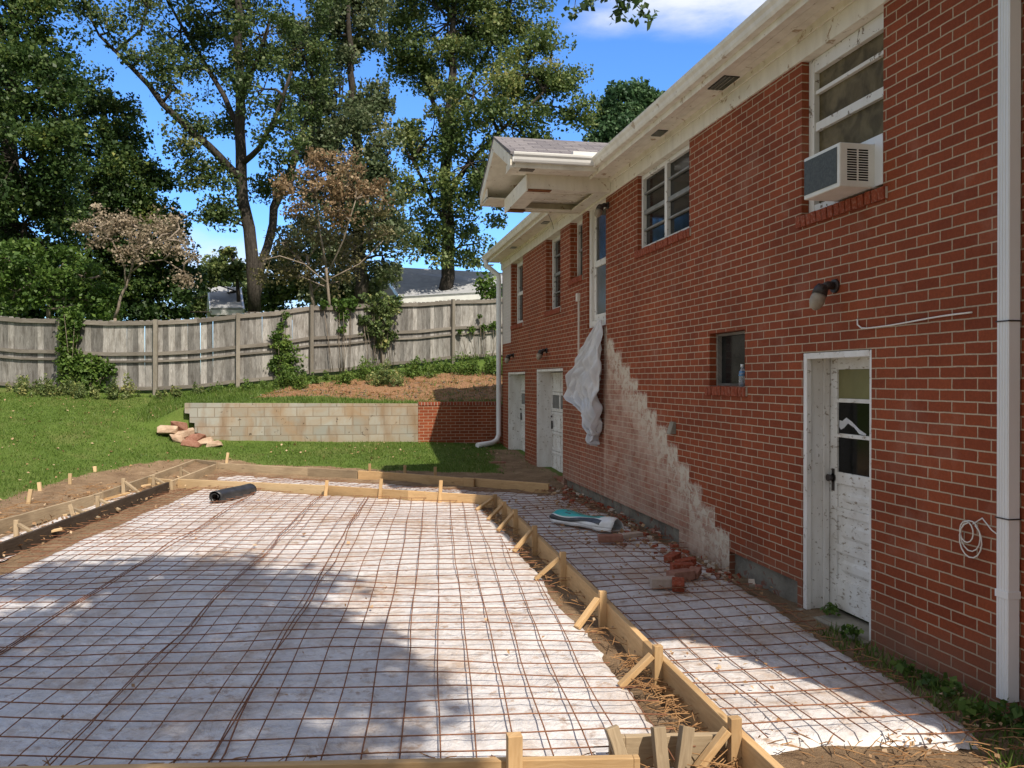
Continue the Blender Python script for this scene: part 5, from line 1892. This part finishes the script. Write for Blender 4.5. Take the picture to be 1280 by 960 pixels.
tree('dogwood_tree', 'small leaning dogwood with pale tan leaves above the fence', 22.8,
     [(144, 398, 0.0413), (150, 375, 0.0385), (158, 358, 0.0341), (163, 342, 0.0303)],
     [[(158, 358, 0.0275), (156, 335, 0.0220, -.2), (140, 300, 0.0165, -.4), (125, 285, 0.0110, -.5)], [(163, 342, 0.0275), (180, 328, 0.0220, -.2), (205, 325, 0.0176, -.4), (230, 340, 0.0121, -.5), (243, 355, 0.0083, -.6)], [(163, 342, 0.0248), (170, 315, 0.0193, .2), (185, 290, 0.0110, .4)], [(160, 350, 0.0165), (175, 312, 0.0138, -.5), (210, 300, 0.0099, -.8)]],
     [(112, 278, 14, -.4), (128, 272, 17, -.2), (150, 280, 18, 0), (172, 283, 18, .2), (196, 282, 18, .3), (216, 292, 16, 0), (232, 306, 13, -.2), (135, 296, 16, -.5), (162, 303, 18, -.3), (190, 303, 18, -.3), (212, 315, 14, -.5), (240, 322, 8, -.5), (105, 285, 8, -.5), (222, 345, 9, -.6), (238, 352, 8, -.6), (150, 318, 12, -.5), (178, 318, 12, -.5), (222, 276, 10, 0), (120, 300, 8, -.4)],
     per=26, size=.075, clump=.23, mat='leaf_tan', bark='pale_bark', dens=1.6, depth=.9, group=gT, twig=.012, up_bias=.3, squash=.6)
tree('dogwood_tree', 'larger dogwood with thin rusty orange leaves above the fence', 24.5,
     [(412, 385, 0.0440), (410, 360, 0.0413), (408, 335, 0.0358)],
     [[(408, 335, 0.0303), (400, 290, 0.0248, -.3), (395, 240, 0.0165, -.5), (400, 200, 0.0110, -.5)], [(409, 345, 0.0275), (430, 300, 0.0220, -.4), (445, 250, 0.0138, -.6)], [(410, 355, 0.0275), (380, 330, 0.0220, -.5), (350, 320, 0.0165, -.8), (330, 325, 0.0110, -1)], [(410, 350, 0.0220), (450, 330, 0.0193, .3), (480, 300, 0.0110, .5)], [(410, 360, 0.0220), (375, 345, 0.0165, .5), (345, 350, 0.0110, .8)]],
     [(402, 198, 20, -.4), (432, 205, 20, -.3), (385, 215, 18, -.5), (360, 232, 16, -.5), (440, 232, 24, -.5), (405, 240, 26, -.5), (468, 245, 18, -.3), (372, 255, 18, -.5), (425, 262, 24, -.6), (350, 240, 9, -.6), (475, 230, 12, 0)],
     per=40, size=.09, clump=.30, mat='leaf_rust', bark='pale_bark', dens=1.5, depth=.9, group=gT, twig=.012, up_bias=.3)
tree('young_tree', 'thin olive leaved sapling tangled under the rusty dogwood', 25.2,
     [(392, 385, .06), (388, 350, .05), (384, 320, .04)], [[(386, 335, .035), (360, 310, .025, -.3), (345, 300, .02, -.5)], [(384, 325, .035), (410, 290, .02, .2)], [(388, 345, .03), (430, 320, .025), (460, 300, .015)]],
     [(395, 285, 22), (355, 300, 18, -.4), (340, 322, 16, -.4), (430, 292, 20), (462, 290, 18), (485, 292, 12), (372, 328, 20), (405, 318, 22), (440, 325, 20), (350, 345, 16), (395, 350, 20), (425, 352, 18), (330, 345, 10), (470, 262, 14)],
     per=40, size=.085, clump=.32, mat='leaf_olive', bark='pale_bark', dens=1.4, depth=.9, group=gT, twig=.012, up_bias=.3)
tree('pine_tree', 'dark green pine top showing above the roof right of the porch', 46,
     [(785, 330, .3), (785, 240, .25), (786, 160, .15), (786, 108, .05)], [],
     [(786, 118, 14), (770, 130, 18), (800, 132, 18), (760, 152, 20), (785, 150, 24), (812, 130, 12), (805, 155, 20), (755, 175, 22), (785, 180, 30), (820, 170, 16), (765, 205, 30), (805, 205, 26)],
     mult=2.5, per=90, size=.2, clump=.6, mat='leaf_pine', dens=1.1, group=gT, tone0=.45, up_bias=.1)
tree('young_tree', 'small green tree seen in the gap left of the forked trunk', 40,
     [(298, 385, .10), (296, 345, .08), (290, 320, .05)], [],
     [(288, 322, 14), (270, 335, 14), (298, 340, 12), (282, 342, 12), (255, 350, 10), (262, 366, 13, 7), (308, 362, 15, 7), (240, 374, 14, 7), (275, 352, 14, 7), (292, 356, 14, 7), (250, 388, 14, 7), (310, 385, 14, 7)],
     mult=2.6, per=60, size=.17, clump=.5, mat='leaf_oak_bright', dens=1.6, group=gT, tone0=.4)
tree('young_tree', 'bushy green tree at the foot of the forked trunk behind the fence', 37,
     [(345, 390, .12), (345, 360, .1), (346, 340, .06)], [],
     [(345, 345, 22), (365, 350, 24), (330, 362, 20), (390, 362, 24), (350, 375, 22), (420, 372, 22), (450, 375, 20)],
     mult=2.6, per=70, size=.16, clump=.55, mat='leaf_oak', dens=1.3, group=gT, tone0=.4)
tree('shrub', 'dark thicket of bushes along the back of the fence under the maples', 32,
     [(150, 410, .08), (150, 395, .07), (150, 380, .05)], [[(150, 395, .05), (80, 385, .04), (0, 385, .03), (-60, 385, .02)], [(150, 395, .05), (220, 390, .04), (265, 390, .02)]],
     [(x_, 385 + (x_ * 7 % 11) - 5, 24) for x_ in range(-60, 235, 27)] + [(x_, 352 + (x_ * 5 % 9), 22, .6) for x_ in range(-50, 180, 34)],
     mult=2.6, per=70, size=.16, clump=.55, mat='leaf_dark', dens=1.3, group=gT, tone0=.35, cat='shrub')
tree('shrub', 'broad fresh green shrub behind the fence at the far left', 23.5,
     [(60, 400, .06), (62, 375, .05), (64, 355, .03)], [[(62, 370, .03), (30, 350, .025), (10, 340, .015)], [(62, 370, .03), (100, 350, .025), (125, 345, .015)]],
     [(10, 325, 20), (40, 345, 24), (72, 340, 20), (85, 322, 16, .5), (105, 345, 22), (128, 362, 18), (20, 365, 26), (65, 370, 26), (110, 375, 22), (38, 312, 12, .3), (-15, 350, 26), (135, 380, 14)],
     mult=1.8, per=60, size=.11, clump=.38, mat='leaf_fresh', bark='pale_bark', dens=1.3, depth=.8, group=gT, twig=.012, cat='shrub', tone0=.36)
tree('shrub', 'small leafy shrub by the grey roof at the corner of the house', 31,
     [(608, 385, .05), (606, 365, .04), (606, 352, .02)], [], [(608, 352, 9), (600, 360, 8), (618, 358, 9), (612, 368, 9), (622, 368, 7)],
     per=30, size=.13, clump=.25, mat='leaf_fresh', bark='pale_bark', dens=1.2, group=gT, twig=.012, cat='shrub')
# the yard tree behind the photographer: shades the slab, one bough reaches into the top of the photo
tree('shade_tree', 'broad oak standing behind the photographer and shading the slab', 0,
     [(-3.6, -4.2, .34, .8), (-3.4, -4.0, .32, 3.5), (-2.4, -3.4, .27, 6.0), (-1.0, -2.4, .2, 7.6)],
     [[(-1.0, -2.4, .14, 7.6), (.8, -1.0, .10, 8.4), (2.0, .4, .06, 8.8)], [(-1.0, -2.4, .12, 7.6), (.2, -.6, .08, 8.4), (.4, .4, .05, 8.8)], [(-1.8, -3, .12, 7.0), (-2.2, -.8, .08, 8.6), (-1.8, .4, .05, 9.0)], [(-1.0, -2.4, .12, 7.6), (-.6, -3.2, .09, 9.6)]],
     [(1.00, -.6, 1.05, 8.8), (1.70, .5, .8, 8.9), (0.50, -2.0, 1.1, 8.9), (-0.30, -1.0, 1.0, 8.8), (1.90, -1.2, 1.0, 9.0), (0.90, .9, .8, 8.9), (-1.50, -1.1, .8, 8.9), (-0.50, .3, .6, 8.6), (-0.90, -3.0, 1.1, 9.6), (2.20, -2.4, .9, 9.2), (-1.80, .2, .45, 8.9), (1.60, -3.2, 1.0, 9.2), (0.10, 1.2, .5, 8.9), (-2.90, -.9, .5, 8.9)],
     per=95, mult=2.4, size=.13, clump=.5, mat='leaf_oak', dens=1.2, depth=1.0, tone0=.4, world=True, twig=.02)
tree('overhanging_oak', 'oak bough with a few dark leaves hanging into the top edge of the photo', 0,
     [(8.6, -2.6, .3, .5), (8.4, -2.3, .27, 4.0), (7.6, -1.2, .2, 6.8)],
     [[(7.6, -1.2, .14, 6.8), (6.6, 2.0, .10, 7.8), (5.0, 5.5, .06, 7.4), (3.4, 8.0, .03, 6.5), (2.6, 8.7, .016, 6.1)]],
     [(8.2, -.6, 1.0, 8.0), (7.4, 1.0, .9, 8.4), (6.2, 2.8, .7, 8.3), (9.4, -2.0, 1.1, 8.2)],
     per=60, size=.13, clump=.5, mat='leaf_dark', dens=1.0, depth=1.0, tone0=.3, world=True, twig=.02)
OT = [o for o in bpy.data.objects if o.name.startswith('overhanging_oak') and o.type == 'EMPTY'][-1]
mb = MB()
tips = []
for px, py, Z in ((735, 4, 8.6), (718, 12, 8.7), (752, -4, 8.6), (780, 6, 8.7), (775, 17, 8.7), (800, 10, 8.7), (806, 18, 8.7), (790, -8, 8.6), (765, -12, 8.6)):
    p = At(px, py, Z)
    tips.append(p)
    st_ = Vector((2.6, 8.7, 6.1))
    mb.tube([st_, st_.lerp(p, .5) + Vector((random.gauss(0, .08), 0, .08)), p], [.012, .008, .003], 4)
mb.build('twig', 'bark', OT)
C = np.vstack([np.array(p) + rng.normal(size=(16, 3)) * np.array([.055, .08, .045]) for p in tips])
leaf_mesh('twig_leaves', C, .085, 'leaf_dark', rng.uniform(.1, .6, len(C)), parent=OT, up_bias=.2)

# ------------------------------------------------------------------ houses beyond
noisy('far_roof', (.30, .31, .32), (.38, .39, .40), 4, .95, .4, 20, .02, .1, 'pos')
noisy('far_wall', (.30, .27, .24), (.38, .34, .30), 2, .9, .2, 20, .01, .1, 'pos')


def far_house(Z, ridge, eave, deepz, label, gable_left=True, windows=()):
    (rx0, ry0), (rx1, ry1) = ridge
    (ex0, ey0), (ex1, ey1) = eave
    A_, B_ = At(rx0, ry0, Z + deepz), At(rx1, ry1, Z + deepz)
    C_, D_ = At(ex0, ey0, Z), At(ex1, ey1, Z)
    back = (A_ - C_)
    E_, F_ = A_ + Vector((back.x, back.y, -back.z)), B_ + Vector((back.x, back.y, -back.z))
    gz = float(ground_z(C_.x, C_.y)) - .5
    root = empty('house', (C_.x, C_.y, gz), label, 'house', 'houses beyond the fence')
    mb = MB()
    for q in ((C_, D_, B_, A_), (A_, B_, F_, E_)):
        nrm = (q[1] - q[0]).cross(q[3] - q[0]).normalized() * .12
        if nrm.z < 0:
            nrm = -nrm
        mb.ext([v for v in q], nrm)
    mb.build('roof', 'far_roof', root)
    mb = MB()
    inn = Vector((back.x, back.y, 0)).normalized() * .45
    dx_ = (D_ - C_).normalized() * .4
    c0, d0, e0, f0 = C_ + inn + dx_, D_ + inn - dx_, E_ - inn + dx_, F_ - inn - dx_
    zt = C_.z - .12
    for p, q in ((c0, d0), (d0, f0), (f0, e0), (e0, c0)):
        mb.add([(p.x, p.y, gz), (q.x, q.y, gz), (q.x, q.y, zt), (p.x, p.y, zt)], [(0, 1, 2, 3)])
    mid0, mid1 = A_ + dx_, B_ - dx_
    mb.add([(c0.x, c0.y, zt), (e0.x, e0.y, zt), (mid0.x, mid0.y, A_.z - .25)], [(0, 1, 2)])
    mb.add([(d0.x, d0.y, zt), (f0.x, f0.y, zt), (mid1.x, mid1.y, B_.z - .25)], [(0, 1, 2)])
    mb.build('wall', 'far_wall', root)
    mb = MB()
    dn_ = Vector((0, 0, -.1))
    mb.obox(C_ + dn_, D_ + dn_, .12, .22)
    for p, q in ((C_, A_), (E_, A_), (D_, B_), (F_, B_)):
        mb.obox(p + Vector((0, 0, -.02)), q + Vector((0, 0, -.02)), .14, .2)
    mb.build('trim', 'white_metal', root)
    for f0_, f1_ in windows:
        p, q = c0.lerp(d0, f0_), c0.lerp(d0, f1_)
        o_ = -inn * .06
        mb = MB()
        mb.obox((p + o_) + Vector((0, 0, -.85 - p.z + zt)), (q + o_) + Vector((0, 0, -.85 - q.z + zt)), .06, .9)
        wn = mb.build('window', 'white_metal', root)
        mb = MB()
        o_ = -inn * .10
        e_ = (q - p).normalized() * .08
        mb.obox((p + o_ + e_) + Vector((0, 0, -.85 - p.z + zt)), (q + o_ - e_) + Vector((0, 0, -.85 - q.z + zt)), .06, .74)
        mb.build('pane', 'pane_dark', wn)


far_house(37, ((476, 336), (668, 346)), ((502, 374), (676, 364)), 4.0, 'house with a wide pale grey roof beyond the fence, behind the tall oak trunk', windows=((.12, .22), (.3, .36), (.46, .62)))
far_house(39, ((262, 360), (300, 362)), ((264, 388), (304, 388)), 3.5, 'small grey roofed house glimpsed left of the forked trunk')

# ------------------------------------------------------------------ light, sky, camera
world = bpy.data.worlds.new('World')
SC.world = world
world.use_nodes = True
nt = world.node_tree
nt.nodes.clear()
out = nt.nodes.new('ShaderNodeOutputWorld')
bg = nt.nodes.new('ShaderNodeBackground')
sky = nt.nodes.new('ShaderNodeTexSky')
sky.sky_type = 'NISHITA'
sky.sun_disc = False
to_sun = -SUN
elev = math.asin(to_sun.z)
sky.sun_elevation = elev
sky.sun_rotation = math.atan2(to_sun.x, to_sun.y)
sky.altitude = 300
sky.air_density = 1.0
sky.dust_density = .4
sky.ozone_density = 3.0
tc = nt.nodes.new('ShaderNodeTexCoord')
# a low white cloud bank to the right and thin wisps on the left
mp = nt.nodes.new('ShaderNodeMapping')
mp.inputs['Scale'].default_value = (1.6, 1.6, 5.0)
mp.inputs['Location'].default_value = (.35, .2, .55)
nz = nt.nodes.new('ShaderNodeTexNoise')
nz.inputs['Scale'].default_value = 3.4
nz.inputs['Detail'].default_value = 7
nz.inputs['Roughness'].default_value = .6
nt.links.new(tc.outputs['Generated'], mp.inputs[0])
nt.links.new(mp.outputs[0], nz.inputs[0])


def wmath(op, a, b=0.0, clamp=False):
    m = nt.nodes.new('ShaderNodeMath')
    m.operation = op
    m.use_clamp = clamp
    for i, v in enumerate((a, b)):
        if hasattr(v, 'is_output'):
            nt.links.new(v, m.inputs[i])
        else:
            m.inputs[i].default_value = v
    return m.outputs[0]


def cloud_at(px, py, spread, flat):
    """soft bias of the cloud noise round one direction of the sky"""
    d = ray(px, py).normalized()
    s = nt.nodes.new('ShaderNodeVectorMath')
    s.operation = 'SUBTRACT'
    nt.links.new(tc.outputs['Generated'], s.inputs[0])
    s.inputs[1].default_value = d
    m = nt.nodes.new('ShaderNodeVectorMath')
    m.operation = 'MULTIPLY'
    nt.links.new(s.outputs[0], m.inputs[0])
    m.inputs[1].default_value = (1, 1, flat)
    l = nt.nodes.new('ShaderNodeVectorMath')
    l.operation = 'LENGTH'
    nt.links.new(m.outputs[0], l.inputs[0])
    return wmath('SUBTRACT', 1.0, wmath('DIVIDE', l.outputs[1], spread), True)


bias = wmath('MAXIMUM', wmath('MULTIPLY', cloud_at(900, -15, .22, 3.2), 1.0), wmath('MULTIPLY', cloud_at(760, 25, .13, 3.6), .62))
bias = wmath('MAXIMUM', bias, wmath('MULTIPLY', cloud_at(300, 350, .34, 3.0), .72))
# unseen bright cloud added behind and overhead, as neutral fill for shaded parts
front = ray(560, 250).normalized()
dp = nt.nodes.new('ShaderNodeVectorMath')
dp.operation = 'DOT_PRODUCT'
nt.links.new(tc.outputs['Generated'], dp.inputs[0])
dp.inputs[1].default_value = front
fill_cloud = nt.nodes.new('ShaderNodeMapRange')
fill_cloud.interpolation_type = 'SMOOTHSTEP'
fill_cloud.inputs['From Min'].default_value = .80
fill_cloud.inputs['From Max'].default_value = .45
nt.links.new(dp.outputs['Value'], fill_cloud.inputs['Value'])
bias = wmath('MAXIMUM', bias, wmath('MULTIPLY', fill_cloud.outputs[0], .85))
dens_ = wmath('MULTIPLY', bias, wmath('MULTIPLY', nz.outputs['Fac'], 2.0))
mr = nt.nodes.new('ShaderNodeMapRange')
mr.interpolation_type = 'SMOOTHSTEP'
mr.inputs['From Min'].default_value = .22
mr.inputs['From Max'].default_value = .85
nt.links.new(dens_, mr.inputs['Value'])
hs = nt.nodes.new('ShaderNodeHueSaturation')
hs.inputs['Saturation'].default_value = 1.12
hs.inputs['Value'].default_value = 1.0
nt.links.new(sky.outputs[0], hs.inputs['Color'])
mx = nt.nodes.new('ShaderNodeMix')
mx.data_type = 'RGBA'
nt.links.new(mr.outputs[0], mx.inputs[0])
tint = nt.nodes.new('ShaderNodeMix')
tint.data_type = 'RGBA'
tint.blend_type = 'MULTIPLY'
tint.inputs[0].default_value = 1
nt.links.new(hs.outputs[0], tint.inputs[6])
tint.inputs[7].default_value = (.62, .84, 1.12, 1)
nt.links.new(tint.outputs[2], mx.inputs[6])
cc = nt.nodes.new('ShaderNodeMix')         # cloud in view set brighter, the added fill cloud kept dimmer
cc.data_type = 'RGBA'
nt.links.new(fill_cloud.outputs[0], cc.inputs[0])
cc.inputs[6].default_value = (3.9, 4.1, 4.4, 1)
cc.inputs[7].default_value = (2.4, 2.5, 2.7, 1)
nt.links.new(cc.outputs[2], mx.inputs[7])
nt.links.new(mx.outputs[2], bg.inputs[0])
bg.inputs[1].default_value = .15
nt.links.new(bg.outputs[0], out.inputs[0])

sl = bpy.data.lights.new('sun', 'SUN')
sl.energy = 3.7
sl.angle = R(.55)
sl.color = (1.0, .90, .77)
so_ = bpy.data.objects.new('sun', sl)
so_.rotation_euler = SUN.to_track_quat('-Z', 'Y').to_euler()
so_.location = (0, -10, 20)
COL.objects.link(so_)

cam = bpy.data.cameras.new('camera')
cam.sensor_width = 36
cam.lens = 36 * F / 1280
cam.clip_end = 3000
cam.clip_start = .05
co = bpy.data.objects.new('camera', cam)
co.location = (0, 0, H)
co.rotation_euler = (R(90) - math.atan((480 - HY) / F), 0, -PHI)
COL.objects.link(co)
SC.camera = co
SC.view_settings.view_transform = 'Standard'
SC.view_settings.look = 'None'
SC.view_settings.exposure = .68
SC.view_settings.gamma = 1
SC.view_settings.use_curve_mapping = False
SC.render.engine = 'CYCLES'
SC.cycles.max_bounces = 6
SC.cycles.diffuse_bounces = 4
SC.cycles.glossy_bounces = 2
SC.cycles.transmission_bounces = 4
SC.cycles.transparent_max_bounces = 4
SC.cycles.use_denoising = True
SC.cycles.sample_clamp_indirect = 6
